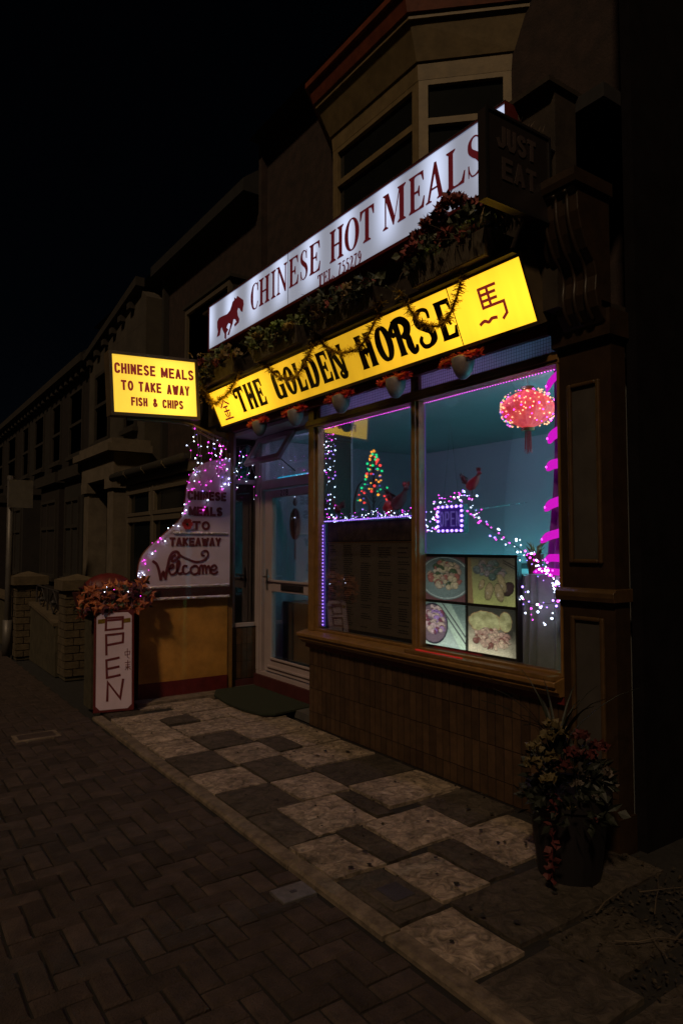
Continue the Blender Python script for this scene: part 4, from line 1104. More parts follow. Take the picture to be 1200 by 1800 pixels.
for txt, x0, x1, y0, y1 in (('CHINESE', 2.745, 3.184, 2.032, 2.130), ('MEALS', 2.757, 3.140, 1.868, 1.966), ('TO', 2.800, 2.996, 1.718, 1.814), ('TAKEAWAY', 2.556, 3.124, 1.550, 1.640)):
    mb = MB(); sans(WF, mb, txt, x0, x1, y0, y1, .25, .12, th=.006); mb.build('lettering', 'letter_maroon', wbd)
W_ = [[(2.386, 1.397), (2.417, 1.374), (2.437, 1.335), (2.454, 1.274), (2.467, 1.215)], [(2.467, 1.215), (2.493, 1.288), (2.514, 1.215)], [(2.514, 1.215), (2.525, 1.288), (2.54, 1.357), (2.556, 1.426), (2.583, 1.478), (2.623, 1.495), (2.652, 1.48), (2.656, 1.448), (2.636, 1.421), (2.608, 1.398), (2.588, 1.395), (2.58, 1.418), (2.592, 1.441), (2.616, 1.456)],
      [(2.553, 1.318), (2.585, 1.325), (2.601, 1.348), (2.585, 1.36), (2.565, 1.341), (2.553, 1.303), (2.57, 1.264), (2.602, 1.263), (2.63, 1.285), (2.654, 1.332), (2.665, 1.386), (2.649, 1.394), (2.637, 1.355), (2.638, 1.301), (2.659, 1.269), (2.691, 1.276)],
      [(2.745, 1.343), (2.715, 1.346), (2.699, 1.315), (2.708, 1.276), (2.741, 1.264), (2.774, 1.282)],
      [(2.823, 1.344), (2.79, 1.321), (2.79, 1.282), (2.824, 1.258), (2.866, 1.272), (2.874, 1.312), (2.848, 1.344), (2.823, 1.344)],
      [(2.883, 1.256), (2.891, 1.335), (2.916, 1.343), (2.921, 1.263)], [(2.921, 1.263), (2.925, 1.335), (2.95, 1.342), (2.96, 1.262)], [(2.958, 1.300), (2.985, 1.342), (2.998, 1.31), (3.003, 1.269)],
      [(3.011, 1.301), (3.054, 1.3), (3.076, 1.324), (3.054, 1.349), (3.023, 1.333), (3.011, 1.293), (3.029, 1.261), (3.063, 1.26), (3.089, 1.276)],
      [(2.648, 1.472), (2.698, 1.44), (2.764, 1.412), (2.831, 1.388), (2.899, 1.391), (2.949, 1.414), (2.979, 1.454), (2.97, 1.494), (2.94, 1.502), (2.91, 1.486), (2.911, 1.454), (2.936, 1.45)]]
WWID = [.026, .022, .026, .021, .021, .021, .019, .019, .019, .021, .020]
mb = MB()
for s, w in zip(W_, WWID): WF.ribbon(mb, smooth([(a, b_, 0) for a, b_ in s], 5), w, .006, cap=w * .3)
mb.build('lettering', 'letter_maroon', wbd)
def foil(z0, z1, x0, x1):
    mb = MB(); n = 60; vs = []
    for i in range(n + 1):
        x = x0 + (x1 - x0) * i / n
        for k in range(4):
            vs.append((x, 6.741 - (.008 if k in (1, 2) else 0) - random.uniform(0, .007), z0 + (z1 - z0) * k / 3 + random.uniform(-.003, .003)))
    fs = [(i * 4 + k, i * 4 + k + 1, i * 4 + k + 5, i * 4 + k + 4) for i in range(n) for k in range(3)]
    mb.add(vs, fs).build('foil_strip', 'foil', wbd)
foil(1.672, 1.700, 2.585, 3.205); foil(1.118, 1.150, 2.262, 3.215); foil(1.000, 1.030, 2.30, 3.225)
P('patterned_band', (2.262, 6.738, 1.032), (3.228, 6.7445, 1.116), 'red_dark', wbd)
mb = MB(); BF = Face((0, 6.738, 0), (1, 0, 0), (0, 0, 1))
for i in range(17):
    x = 2.30 + i * .055
    BF.ribbon(mb, [(x + (.004 + .0012 * k) * math.cos(k * .75 + (i % 2) * 3), 1.074 + (.004 + .0015 * k) * math.sin(k * .75 + (i % 2) * 3)) for k in range(20)], .005, .002)
mb.build('scroll_pattern', 'sign_grey', wbd)
pop = MB()
for i in range(6):
    a = i * math.pi / 3
    pop.add([(2.735, 6.730, 1.778)] + [(2.735 + math.cos(a + t) * .052 * k, 6.728 - (.010 if k < 1.05 else .016), 1.778 + math.sin(a + t) * .052 * k) for t, k in ((-.62, .9), (-.3, 1.12), (0, 1.15), (.3, 1.12), (.62, .9))], [(0, 1, 2, 3, 4, 5)])
o = thing('poppy', 'red cloth poppy pinned on the white board left of the word TO', 'artificial flower', (2.735, 6.735, 1.778))
pop.build('petal', 'bird_red', o); MB().ball((2.735, 6.716, 1.778), .016).build('centre', 'black_frame', o)
MB().box((2.733, 6.72, 1.776), (2.737, 6.745, 1.780)).build('pin', 'alu', o)

# ================================================================== FAIRY LIGHTS
def lights(name, label, runs, bulbs, r=.006, cable='cable', cats='fairy lights', cw=.0022, group=None):
    pts = [p for rr in runs for p in rr]
    c = Vector((sum(p[0] for p in pts) / len(pts), sum(p[1] for p in pts) / len(pts), min(p[2] for p in pts)))
    t = thing(name, label, cats, c, group)
    b = MB()
    for rr in runs: b.tube(rr, cw, 4, cap=False)
    b.build('cable', cable, t)
    for m in sorted({q[1] for q in bulbs}):
        b = MB()
        for p, mm in bulbs:
            if mm == m: b.ball(p, r * random.choice((.36, .48, .6, .75, .95)))
        b.build('bulb', m, t, kind='stuff')
    return t
random.seed(31)
def wander(a, b, n, j):
    a = Vector(a); b = Vector(b)
    return [a.lerp(b, i / n) + Vector((random.gauss(0, j), random.gauss(0, j), random.gauss(0, j))) * (1 if 0 < i < n else 0) for i in range(n + 1)]
# icicle lights: strands dropping from the bracket and over the board
runs = []; bl = []
for x, ln in ((2.66, .33), (2.69, .50), (2.73, .60), (2.76, .36), (2.88, .22), (2.93, .32), (2.97, .42), (3.02, .30), (3.06, .38), (3.11, .26), (3.16, .30)):
    zt = 2.735 - (x - 2.66) * .09; yb = 6.35 + (x - 2.66) * .66
    rr = wander((x, yb, zt), (x + random.uniform(-.06, .06), yb + random.uniform(-.02, .06), zt - ln), 7, .014); runs.append(rr)
    for p in rr[1:]:
        if random.random() < .75: bl.append((p + Vector((random.uniform(-.012, .012), random.uniform(-.012, .012), random.uniform(-.01, .01))), random.choice(('led_white', 'led_purple', 'led_pink', 'led_white', 'led_pink'))))
rr = [(2.62, 6.30, 2.75)] + [(2.66 + i * .056, 6.36 + i * .038, 2.740 - i * .006) for i in range(10)]; runs.append([Vector(p) for p in rr])
lights('icicle_lights', 'white and pink icicle lights dangling from the bracket of the small yellow sign', runs, bl, .0065)
runs = []; bl = []
for k in range(5):
    a = (random.uniform(2.85, 3.2), 6.715, random.uniform(2.30, 2.48)); rr = [Vector(a)]
    for i in range(8):
        q = rr[-1] + Vector((random.uniform(-.09, .07), random.uniform(-.004, .004), random.uniform(-.10, .05)))
        q.x = min(3.2, max(2.80, q.x)); q.z = min(2.47, max(1.93, q.z)); q.y = min(6.728, max(6.69, q.y)); rr.append(q)
    runs.append(rr)
    for p in rr:
        if random.random() < .8: bl.append((p, random.choice(('led_white', 'led_purple', 'led_pink', 'led_white', 'led_pink'))))
edge = smooth([(x - .01, 6.725, z) for x, z in OUT[6:19]], 4); runs.append(edge)
for p in edge:
    if random.random() < (.75 if 1.28 < p.z < 1.82 else .25): continue
    bl.append((p + Vector((random.uniform(-.01, .06), random.uniform(-.012, .006), random.uniform(-.03, .03))), random.choice(('led_white', 'led_pink'))))
for (x, z, m) in ((2.40, 1.50, 'led_pink'), (2.37, 1.475, 'led_white'), (2.29, 1.41, 'led_pink'), (2.30, 1.375, 'led_pink'), (2.335, 1.31, 'led_pink'), (2.29, 1.265, 'led_white'), (2.255, 1.24, 'led_white'), (2.31, 1.23, 'led_pink'), (2.50, 1.60, 'led_white'), (2.46, 1.62, 'led_pink'), (2.93, 2.35, 'led_pink'), (3.05, 2.38, 'led_pink'), (3.12, 2.42, 'led_pink'), (3.18, 2.38, 'led_white')):
    bl.append((Vector((x, 6.72, z)), m))
lights('fairy_lights', 'pink and white fairy lights strewn over the top and curved edge of the welcome board', runs, bl, .0070)
runs = []; bl = []
for k in range(7):
    rr = wander((3.24 + k * .05, 6.70 + random.uniform(-.1, .06), 2.62), (3.25 + k * .045, 6.72 + random.uniform(-.1, .06), 2.62 - random.uniform(.2, .62)), 5, .02); runs.append(rr)
    for p in rr[1:]:
        if random.random() < .8: bl.append((p, random.choice(('led_white', 'led_purple', 'led_pink', 'led_white', 'led_pink'))))
rr = [Vector((3.235, 6.775, 2.60 - i * .12)) for i in range(7)]; runs.append(rr); bl += [(p, 'led_white') for p in rr[1:]]
runs.append([Vector((3.24, 6.70, 2.62)), Vector((3.40, 6.68, 2.66)), Vector((3.55, 6.72, 2.62))])
lights('fairy_lights', 'loose white and pink lights before the narrow side window by the door', runs, bl, .006)

# inside the left window: cluster down the left edge, and the mass along the top of the menu
runs = []; bl = []
for k in range(4):
    rr = wander((3.275 + k * .012, 4.94 - k * .02, 2.52), (3.275 + k * .012, 4.92 - k * .015, 1.80), 26, .011); runs.append(rr)
    for i, p in enumerate(rr):
        if random.random() < (.95 if i < 6 else .5): bl.append((p, random.choice(('led_white', 'led_pink', 'led_purple', 'led_white'))))
lights('fairy_lights', 'vertical bunch of pink and white lights beside the little tree', runs, bl, .0062, 'cable_dark')
runs = []; bl = []
for k in range(4):
    rr = wander((3.30 + k * .025, 4.93, 1.79), (3.30 + k * .025, 3.76, 1.80), 30, .020); runs.append(rr)
    for p in rr:
        if random.random() < .85: bl.append((p, random.choice(('led_white', 'led_pink', 'led_white', 'led_purple'))))
lights('fairy_lights', 'mass of pink and white lights heaped along the menu board top', runs, bl, .0058, 'cable_dark')
def rope(name, label, pts, n, m='led_purple', r=.0055, tube=.007, tm='rope_purple'):
    pts = [Vector(p) for p in pts]; t = thing(name, label, 'light strip', min(pts, key=lambda q: q.z))
    MB().tube(pts, tube, 8).build('tube', tm, t)
    Ls = [(pts[i + 1] - pts[i]).length for i in range(len(pts) - 1)]; tot = sum(Ls); b = MB()
    for i in range(n):
        s = (i + .5) / n * tot; k = 0
        while k < len(Ls) - 1 and s > Ls[k]: s -= Ls[k]; k += 1
        p = pts[k].lerp(pts[k + 1], s / Ls[k]); b.ball(p + Vector((-tube * .75, 0, 0)), r)
    b.build('bulb', m, t, kind='stuff')
    return t
rope('led_strip', 'bright violet light strip standing upright at the left of the menu board', [(3.262, 4.950, .86), (3.262, 4.950, 1.74)], 30, 'led_purple', .0068, .012)
rope('led_strip', 'violet light strip along the top edge of the menu board', [(3.258, 4.935, 1.762), (3.258, 3.765, 1.770)], 46, 'led_purple', .0058, .006)
rope('led_strip', 'thin magenta rope light along the head of both windows', [(3.262, 4.95, 2.572), (3.262, 3.74, 2.574), (3.262, 3.63, 2.574), (3.262, 2.46, 2.576)], 110, 'led_pink', .0030, .0022, 'rope_purple')
rope('led_strip', 'thin violet rope light down the left jamb of the right window', [(3.262, 3.640, 1.50), (3.262, 3.640, 2.56)], 22, 'rope_purple', .003, .003)
# garland across the right window
gar = [(3.763, 1.724), (3.69, 1.70), (3.629, 1.672), (3.595, 1.73), (3.58, 1.80), (3.53, 1.86), (3.46, 1.885), (3.36, 1.91), (3.30, 1.895), (3.25, 1.865), (3.22, 1.80), (3.19, 1.74), (3.10, 1.68), (2.991, 1.622), (2.853, 1.55), (2.78, 1.51), (2.722, 1.481), (2.66, 1.43), (2.619, 1.399), (2.57, 1.35), (2.53, 1.319)]
sp = smooth([(3.30, y, z) for y, z in gar], 4); runs = [sp]; bl = []
for p in sp:
    for k in range(2 if p.y > 2.72 else 3):
        bl.append((p + Vector((random.uniform(-.03, .03), random.gauss(0, .022), random.gauss(0, .022))), random.choice(('led_white', 'led_pink', 'led_white', 'led_pink', 'led_purple'))))
lights('light_garland', 'white and pink light garland sloping across the right window past the small lit board', runs, bl, .0072, 'cable_dark')
sp = smooth([(3.29, 2.79, 1.307), (3.29, 2.80, 1.25), (3.29, 2.74, 1.20), (3.29, 2.66, 1.21), (3.29, 2.58, 1.22), (3.29, 2.54, 1.27), (3.29, 2.55, 1.33), (3.29, 2.6, 1.38)], 5); runs = [sp]; bl = []
for p in sp:
    if random.random() < .9: bl.append((p + Vector((random.uniform(-.02, .01), random.gauss(0, .02), random.gauss(0, .03))), random.choice(('led_white', 'led_pink', 'led_white', 'led_pink', 'led_purple'))))
for (y_, z_) in ((2.73, 1.14), (2.72, 1.11), (2.64, 1.10), (2.63, 1.09), (2.58, 1.13), (2.68, 1.16)): bl.append((Vector((3.285, y_, z_)), 'led_white' if y_ < 2.7 else 'led_pink'))
lights('fairy_lights', 'tangle of white and pink lights hanging before the pale window cloth', runs, bl, .0078, 'cable_dark')

# ================================================================== IN THE LEFT WINDOW
mn = thing('menu_board', 'large dark menu board of small print columns filling the lower left window', 'menu board', (3.29, 4.4, .822))
P('backing', (3.282, 3.775, .845), (3.30, 4.930, 1.752), 'black_frame', mn)
P('menu_sheet', (3.2785, 3.80, .87), (3.2817, 4.910, 1.575), 'menu', mn)
P('header', (3.2780, 3.79, 1.595), (3.2817, 4.920, 1.742), 'menu_head', mn)
P('rail', (3.276, 3.78, 1.577), (3.2817, 4.925, 1.586), 'gold_paint', mn)
mf = FX(3.2785); b = MB()
for ci, (c0, c1) in enumerate(((-4.885, -4.77), (-4.68, -4.53), (-4.44, -4.29), (-4.21, -4.03), (-3.97, -3.83))):
    z = 1.55
    while z > .90:
        if random.random() < (.88 if ci in (1, 2, 3) else .62):
            e = c1 - random.uniform(0, .05); x = c0 + random.uniform(0, .012)
            while x < e - .01:
                w_ = random.uniform(.014, .045); mf.poly(b, [(x, z), (min(x + w_, e), z), (min(x + w_, e), z + .0075), (x, z + .0075)], .0008); x += w_ + .006
        z -= .0175
b.build('print_line', 'menu_text', mn, kind='stuff')
# fibre tree
ft_ = thing('fibre_tree', 'small tree of red, green and amber lamps standing on the menu board ledge', 'christmas tree', (3.50, 4.56, 1.75))
MB().tube([(3.50, 4.56, 1.75), (3.505, 4.55, 2.05), (3.50, 4.55, 2.30)], .008, 6, .003).build('stem', 'cable_dark', ft_)
b = MB(); tips = []
for i in range(64):
    z = 1.92 + (i / 63) * .43 + random.uniform(-.015, .015); rad = .02 + .20 * max(0, 1 - (z - 1.9) / .46) ** .8
    a = i * 2.399 + random.uniform(-.3, .3); rr_ = rad * random.uniform(.45, 1)
    tip = Vector((3.50 + math.cos(a) * rr_ * .5, 4.555 + math.sin(a) * rr_, z)); tips.append(tip)
    b.tube([(3.50, 4.555, max(1.8, z - .10)), (3.50 + math.cos(a) * rr_ * .3, 4.555 + math.sin(a) * rr_ * .6, z - .02), tip], .002, 4, .001)
b.build('branch', 'cable_dark', ft_, kind='stuff')
protos = {}
for i, tip in enumerate(tips):
    m = random.choice(('led_red', 'led_green', 'led_amber', 'led_red', 'led_green', 'led_amber', 'led_blue'))
    if m not in protos:
        bb = MB(); bb.ball((0, 0, 0), .0105); ob = bb.build('bulb', m, None, smooth=True); ob.parent = ft_; protos[m] = ob
    else: ob = protos[m].copy(); ob.name = 'bulb'; COL.objects.link(ob); ob.parent = ft_
    ob.location = tip - BASE[ft_.name]; k = random.uniform(.65, 1.3) if m != 'led_blue' else random.uniform(.5, .8); ob.scale = (k, k, k)
ar = MB(); ar.tube(smooth([(3.42, 4.70, 1.76), (3.42, 4.72, 1.88), (3.42, 4.70, 1.98), (3.42, 4.66, 2.06), (3.42, 4.59, 2.10)], 5), .016, 8, .004)
ar.tube(smooth([(3.42, 4.52, 1.76), (3.42, 4.50, 1.84), (3.42, 4.53, 1.93), (3.42, 4.58, 1.97), (3.42, 4.63, 1.95)], 5), .012, 8, .003)
ar.lathe([(.005, 0), (.09, 0), (.10, .015), (.06, .03), (.005, .03)], (3.42, 4.6, 1.745), 16)
tag(ar.build('carved_ornament', 'carve', None, smooth=True), 'dark curved carved ornament like a horn in front of the little tree', 'ornament')
def bird(y, z, s, label, facing=1, red=False, x=3.42):
    t = thing('bird_ornament', label, 'bird ornament', (x, y, z))
    f = facing
    pr = [(-.055, .030, .004), (-.045, .036, .018), (-.02, .040, .034), (.01, .050, .038), (.035, .068, .030), (.05, .09, .020), (.056, .108, .018), (.068, .112, .010), (.082, .108, .002)]
    b = MB(); n = 10; vs = []
    for (a, h, r_) in pr:
        for k in range(n): vs.append((x + r_ * .8 * s * math.cos(2 * math.pi * k / n), y - f * a * s, z + h * s + r_ * s * math.sin(2 * math.pi * k / n)))
    b.add(vs, [(i * n + k, i * n + (k + 1) % n, (i + 1) * n + (k + 1) % n, (i + 1) * n + k) for i in range(len(pr) - 1) for k in range(n)] + [tuple(range(n)), tuple(range((len(pr) - 1) * n, len(pr) * n))])
    b.build('body', 'bird_red' if red else 'bird', t, smooth=True)
    b = MB()
    for k in range(9): b.leaf((x + random.uniform(-.008, .008) * s, y + f * .045 * s, z + .045 * s), (random.uniform(-.2, .2), f * random.uniform(.4, 1), random.uniform(.5, 1.2)), random.uniform(.07, .11) * s, .024 * s, .5)
    b.build('tail', 'bird', t)
    b = MB()
    for k in range(4): b.leaf((x, y - f * (.045 + .008 * k) * s, z + .118 * s), (0, -f * (.1 + .2 * k - .3), 1), .035 * s, .016 * s)
    b.build('comb', 'bird_red', t)
    b = MB(); b.tube([(x, y, z + .01 * s), (x, y, z - .03 * s)], .004 * s, 5); b.lathe([(.002, 0), (.03 * s, 0), (.03 * s, .008), (.002, .008)], (x, y, z - .04 * s), 10); b.build('stand', 'carve', t)
bird(4.13, 1.82, 1.55, 'maroon cockerel ornament with a scarlet breast at the right end of the menu ledge', 1)
bird(4.98, 1.83, 1.0, 'small dim maroon cockerel ornament beside the vertical bunch of lights', -1)
bird(3.335, 1.925, 1.1, 'red cockerel ornament perched above the small lit board', 1, True)
tag(MB().lathe([(.003, 0), (.035, .01), (.05, .05), (.03, .10), (.003, .11)], (3.40, 4.23, 1.80), 14).build('red_bauble', 'bird_red', None, smooth=True), 'glossy red pointed ornament beside the larger cockerel', 'ornament')

# ================================================================== IN THE RIGHT WINDOW
# small lit board with lamps round its rim
ob_ = thing('led_sign', 'small violet light board reading OPEN with round lamps about its rim', 'light sign', (3.33, 3.44, 1.63))
P('case', (3.305, 3.305, 1.640), (3.345, 3.565, 1.835), 'black_frame', ob_)
P('panel', (3.3025, 3.312, 1.647), (3.3047, 3.558, 1.828), 'led_panel', ob_)
of_ = FX(3.3025); mb = MB(); sans(of_, mb, 'OPEN', -3.535, -3.335, 1.685, 1.790, .10, .30, th=.002); mb.build('lettering', 'led_letter', ob_)
rim = [(3.546 - i * .0444, 1.822) for i in range(6)] + [(3.318, 1.790 - i * .034) for i in range(4)] + [(3.324 + i * .0444, 1.656) for i in range(6)] + [(3.552, 1.688 + i * .034) for i in range(4)]
bp_ = None
for (yy, zz) in rim:
    if bp_ is None: b = MB(); b.ball((0, 0, 0), .0115); bp_ = b.build('bulb', 'led_purple', None, smooth=True); q = bp_
    else: q = bp_.copy(); q.name = 'bulb'; COL.objects.link(q)
    q.parent = ob_; q.location = Vector((3.298, yy, zz)) - BASE[ob_.name]
MB().tube([(3.32, 3.36, 1.835), (3.32, 3.44, 2.4), (3.32, 3.52, 1.835)], .0012, 4).build('wire', 'cable_dark', ob_)

# food pictures: four glowing prints in a black frame
fd = thing('picture_panel', 'black framed panel of four glowing food pictures low in the right window', 'picture frame', (3.29, 3.25, .822))
P('backing', (3.285, 2.82, .845), (3.31, 3.70, 1.495), 'black_frame', fd)
b = MB()
for (a, c, e, f) in ((2.82, 3.70, .845, .862), (2.82, 3.70, 1.476, 1.495), (2.82, 2.838, .862, 1.476), (3.682, 3.70, .862, 1.476), (3.248, 3.264, .862, 1.476), (2.838, 3.248, 1.158, 1.176), (3.264, 3.682, 1.158, 1.176)): b.box((3.270, a, e), (3.2849, c, f))
b.build('frame', 'black_frame', fd)
pm = bpy.data.materials.new('glowing_print'); pm.use_nodes = True
n_ = pm.node_tree.nodes; l_ = pm.node_tree.links; bs = n_['Principled BSDF']
at = n_.new('ShaderNodeAttribute'); at.attribute_name = 'print'
l_.new(at.outputs['Color'], bs.inputs['Base Color']); l_.new(at.outputs['Color'], bs.inputs['Emission Color']); bs.inputs['Roughness'].default_value = .5
ge = n_.new('ShaderNodeNewGeometry'); se = n_.new('ShaderNodeSeparateXYZ'); mr = n_.new('ShaderNodeMapRange')   # emission painted into the prints, stronger towards the bottom
mr.inputs['From Min'].default_value = .86; mr.inputs['From Max'].default_value = 1.48; mr.inputs['To Min'].default_value = 1.6; mr.inputs['To Max'].default_value = .22
l_.new(ge.outputs['Position'], se.inputs[0]); l_.new(se.outputs[2], mr.inputs['Value']); l_.new(mr.outputs['Result'], bs.inputs['Emission Strength'])
def picture(y0, y1, z0, z1, painter, N=96):
    vs = []; fs = []
    for k in range(N + 1):
        for i in range(N + 1): vs.append((3.2805, y0 - (y0 - y1) * i / N, z0 + (z1 - z0) * k / N))
    for k in range(N):
        for i in range(N):
            a = k * (N + 1) + i; fs.append((a, a + 1, a + N + 2, a + N + 1))
    mb = MB(); mb.add(vs, fs); ob = mb.build('picture', pm, fd)
    ca = ob.data.color_attributes.new('print', 'FLOAT_COLOR', 'POINT'); buf = []
    for k in range(N + 1):
        for i in range(N + 1):
            c = painter(i / N, k / N); g_ = random.uniform(.72, 1.25); c = tuple(q * g_ for q in c); buf += [c[0], c[1], c[2], 1]
    ca.data.foreach_set('color', buf)
def mixc(a, b, t): t = max(0, min(1, t)); return tuple(x + (y - x) * t for x, y in zip(a, b))
def lumps(seed, n, cx, cy, rx, ry, r0, r1):
    rg = random.Random(seed); out = []
    for _ in range(n):
        a = rg.uniform(0, 6.28); q = rg.random() ** .5
        out.append((cx + math.cos(a) * rx * q, cy + math.sin(a) * ry * q, rg.uniform(r0, r1), rg.uniform(.6, 1.5), rg.uniform(0, 3.14), rg.random()))
    return out
def shade(u, v, L, cols, base):
    c = base
    for (x, y, r_, asp, an, t) in L:
        dx, dy = u - x, v - y; ca, sa = math.cos(an), math.sin(an); p = (dx * ca + dy * sa) / r_; q = (-dx * sa + dy * ca) / (r_ * .75 * asp); d = p * p + q * q
        if d < 1:
            k = cols[int(t * len(cols)) % len(cols)]; li = .35 + .75 * (1 - d) + .35 * (dy / r_)
            c = tuple(max(0, z * li) for z in k) if d < .82 else tuple(z * .16 for z in k)
    return c
from mathutils import noise as mn
def tex(u, v, sc, seed): return mn.fractal(Vector((u * sc + seed, v * sc - seed, seed * .37)), .9, 2.1, 4)
def lump2(u, v, L, cols, base):
    """overlapping food pieces drawn back to front with rim shade, gloss and browning"""
    c = base
    for (x, y, r_, asp, an, t) in L:
        w1 = tex(u, v, 9, t * 40) * .10
        dx, dy = u - x, v - y; ca, sa = math.cos(an), math.sin(an); p = (dx * ca + dy * sa) / r_ + w1; q = (-dx * sa + dy * ca) / (r_ * .75 * asp) - w1; d = p * p + q * q
        if d < 1:
            k = cols[int(t * len(cols)) % len(cols)]; n_ = max(0, 1 - d) ** .5
            li = .18 + .62 * n_ + .40 * max(0, dy / r_ * .6 + dx / r_ * -.3) + .35 * max(0, tex(u, v, 22, t * 9))
            gl = max(0, 1 - ((p + .25) ** 2 + (q - .3) ** 2) / .05) * .35
            c = tuple(min(.95, z * li + gl * .5) for z in k) if d < .90 else tuple(z * .10 for z in k)
    return c
def by_depth(L): return sorted(L, key=lambda e: -e[1])
L1 = by_depth(lumps(1, 85, .52, .58, .36, .31, .055, .10))
def food1(u, v):
    d = ((u - .5) / .62) ** 2 + ((v - .52) / .50) ** 2
    c = (.10, .045, .045)
    if d < 1: c = mixc((.20, .27, .24), (.07, .10, .10), d ** .5 * .6 + v * .4)
    if .84 < d < .90: c = (.36, .42, .38)
    return lump2(u, v, L1, ((.46, .40, .24), (.42, .30, .22), (.50, .42, .26), (.36, .13, .10), (.48, .40, .28), (.06, .10, .05)), c)
L2 = by_depth(lumps(2, 34, .50, .74, .30, .17, .05, .09))
L2b = [(.30, .42, .12, .7, 1.2, .2), (.85, .36, .16, .9, 1.2, .9), (.72, .47, .20, .5, 1.9, .2), (.66, .27, .21, .6, 1.75, .3), (.45, .28, .20, .6, 1.4, .1)]
def food2(u, v):
    c = mixc((.36, .38, .12), (.12, .11, .08), v * .9 + u * .3) if u > .12 - v * .05 else (.20, .13, .06)
    for o_ in (0, .05):
        if abs((v - .86 - o_) + (u - .82) * .55) < .012 and u > .74: c = (.01, .01, .01)
    c = lump2(u, v, L2, ((.22, .19, .19), (.14, .18, .17), (.08, .13, .11), (.28, .22, .20)), c)
    return lump2(u, v, L2b, ((.34, .27, .14), (.32, .25, .13), (.05, .03, .03)), c)
L3 = by_depth(lumps(3, 60, .27, .60, .23, .31, .05, .10))
def food3(u, v):
    c = mixc((.40, .50, .42), (.10, .15, .13), v * 1.1 + .2 * tex(u, v, 3, 4))
    if abs(u - .75 + (v - .5) * .55) < .17: c = mixc((.50, .64, .48), (.20, .28, .22), v)
    d = ((u - .22) / .36) ** 2 + ((v - .50) / .48) ** 2
    if d < 1: c = (.02, .02, .03) if d > .84 else (.14, .10, .12)
    for off in (.0, .11):
        e = (v - .55) + (u - .78 + off) * 1.35
        if abs(e) < .030 and u > .42: c = (.012, .014, .02) if abs(e) < .022 else (.30, .36, .32)
    return lump2(u, v, L3, ((.55, .42, .38), (.36, .22, .40), (.34, .20, .46), (.52, .40, .32), (.18, .05, .08), (.50, .36, .36)), c) if d < .9 else c
L4 = by_depth(lumps(4, 110, .48, .33, .36, .20, .03, .075))
def food4(u, v):
    c = mixc((.60, .54, .36), (.04, .04, .03), v * 1.2 + u * .35 + .2 * tex(u, v, 4, 2))
    for (x, y, a_, b_) in ((.36, .68, .36, .24), (.78, .72, .13, .22)):
        w1 = .10 * tex(u, v, 12, x * 9); d = ((u - x) / a_) ** 2 + ((v - y) / b_) ** 2 + w1
        if d < 1: c = mixc((.42, .41, .20), (.24, .23, .10), .5 + tex(u, v, 8, 3)) if d < .86 else (.34, .22, .10) if d < .96 else (.05, .03, .02)
    c = lump2(u, v, L4, ((.50, .36, .25), (.42, .25, .19), (.56, .42, .28), (.20, .08, .06), (.46, .30, .22)), c)
    return tuple(z * (1 - max(0, u - .72) * 2.2) for z in c)
picture(3.682, 3.264, 1.176, 1.476, food1); picture(3.248, 2.838, 1.176, 1.476, food2); picture(3.682, 3.264, .862, 1.158, food3); picture(3.248, 2.838, .862, 1.158, food4)
o = tinsel([(3.155, 3.63, .832), (3.15, 3.40, .834), (3.15, 3.18, .832)], .013, 500, 'red_strip', 'tinsel_strip', None, .002, .0016)
tag(o, 'short glowing red tinsel strip on the sill below the food pictures', 'tinsel')

# red lantern with lamps
la = thing('red_lantern', 'glowing red paper lantern wrapped in tiny lamps hanging in the right window', 'lantern', (3.70, 3.08, 2.30))
prof = [(.012 + .165 * math.sin(math.pi * i / 14) ** .75, -.135 + .27 * i / 14) for i in range(15)]
b = MB(); n = 32; vs = []; c = (3.70, 3.08, 2.49)
for (r_, z) in prof:
    for k in range(n):
        rr_ = r_ * (1 + (.03 if k % 2 else -.02)); a = 2 * math.pi * k / n; vs.append((c[0] + rr_ * math.cos(a), c[1] + rr_ * math.sin(a), c[2] + z))
b.add(vs, [(i * n + k, i * n + (k + 1) % n, (i + 1) * n + (k + 1) % n, (i + 1) * n + k) for i in range(14) for k in range(n)]); b.build('paper_shade', 'lantern', la)
b = MB(); b.lathe([(.02, 0), (.045, 0), (.045, .02), (.02, .02)], (3.70, 3.08, 2.623), 14); b.lathe([(.02, 0), (.045, 0), (.045, .02), (.02, .02)], (3.70, 3.08, 2.338), 14); b.tube([(3.70, 3.08, 2.62), (3.70, 3.08, 2.76)], .002, 4); b.build('cap', 'gold_paint', la)
b = MB()
for i in range(40):
    a = random.uniform(0, 6.28); q = random.uniform(0, .02); b.tube([(3.70 + math.cos(a) * q, 3.08 + math.sin(a) * q, 2.357), (3.70 + math.cos(a) * q * 1.4, 3.08 + math.sin(a) * q * 1.4, 2.357 - random.uniform(.12, .18))], .0015, 4)
b.build('tassel', 'tinsel_red', la, kind='stuff')
for m, cnt in (('led_orange', 170), ('led_pink', 60), ('led_blue', 16), ('led_green', 8)):
    b = MB()
    for i in range(cnt):
        a = random.uniform(0, 6.28) if m in ('led_orange', 'led_pink') else random.uniform(1.2, 2.6); e = random.uniform(-.8, .9)
        b.ball((c[0] + math.cos(a) * math.cos(e) * .186, c[1] + math.sin(a) * math.cos(e) * .186, c[2] + math.sin(e) * .150), random.uniform(.003, .0075))
    b.build('bulb', m, la, kind='stuff')

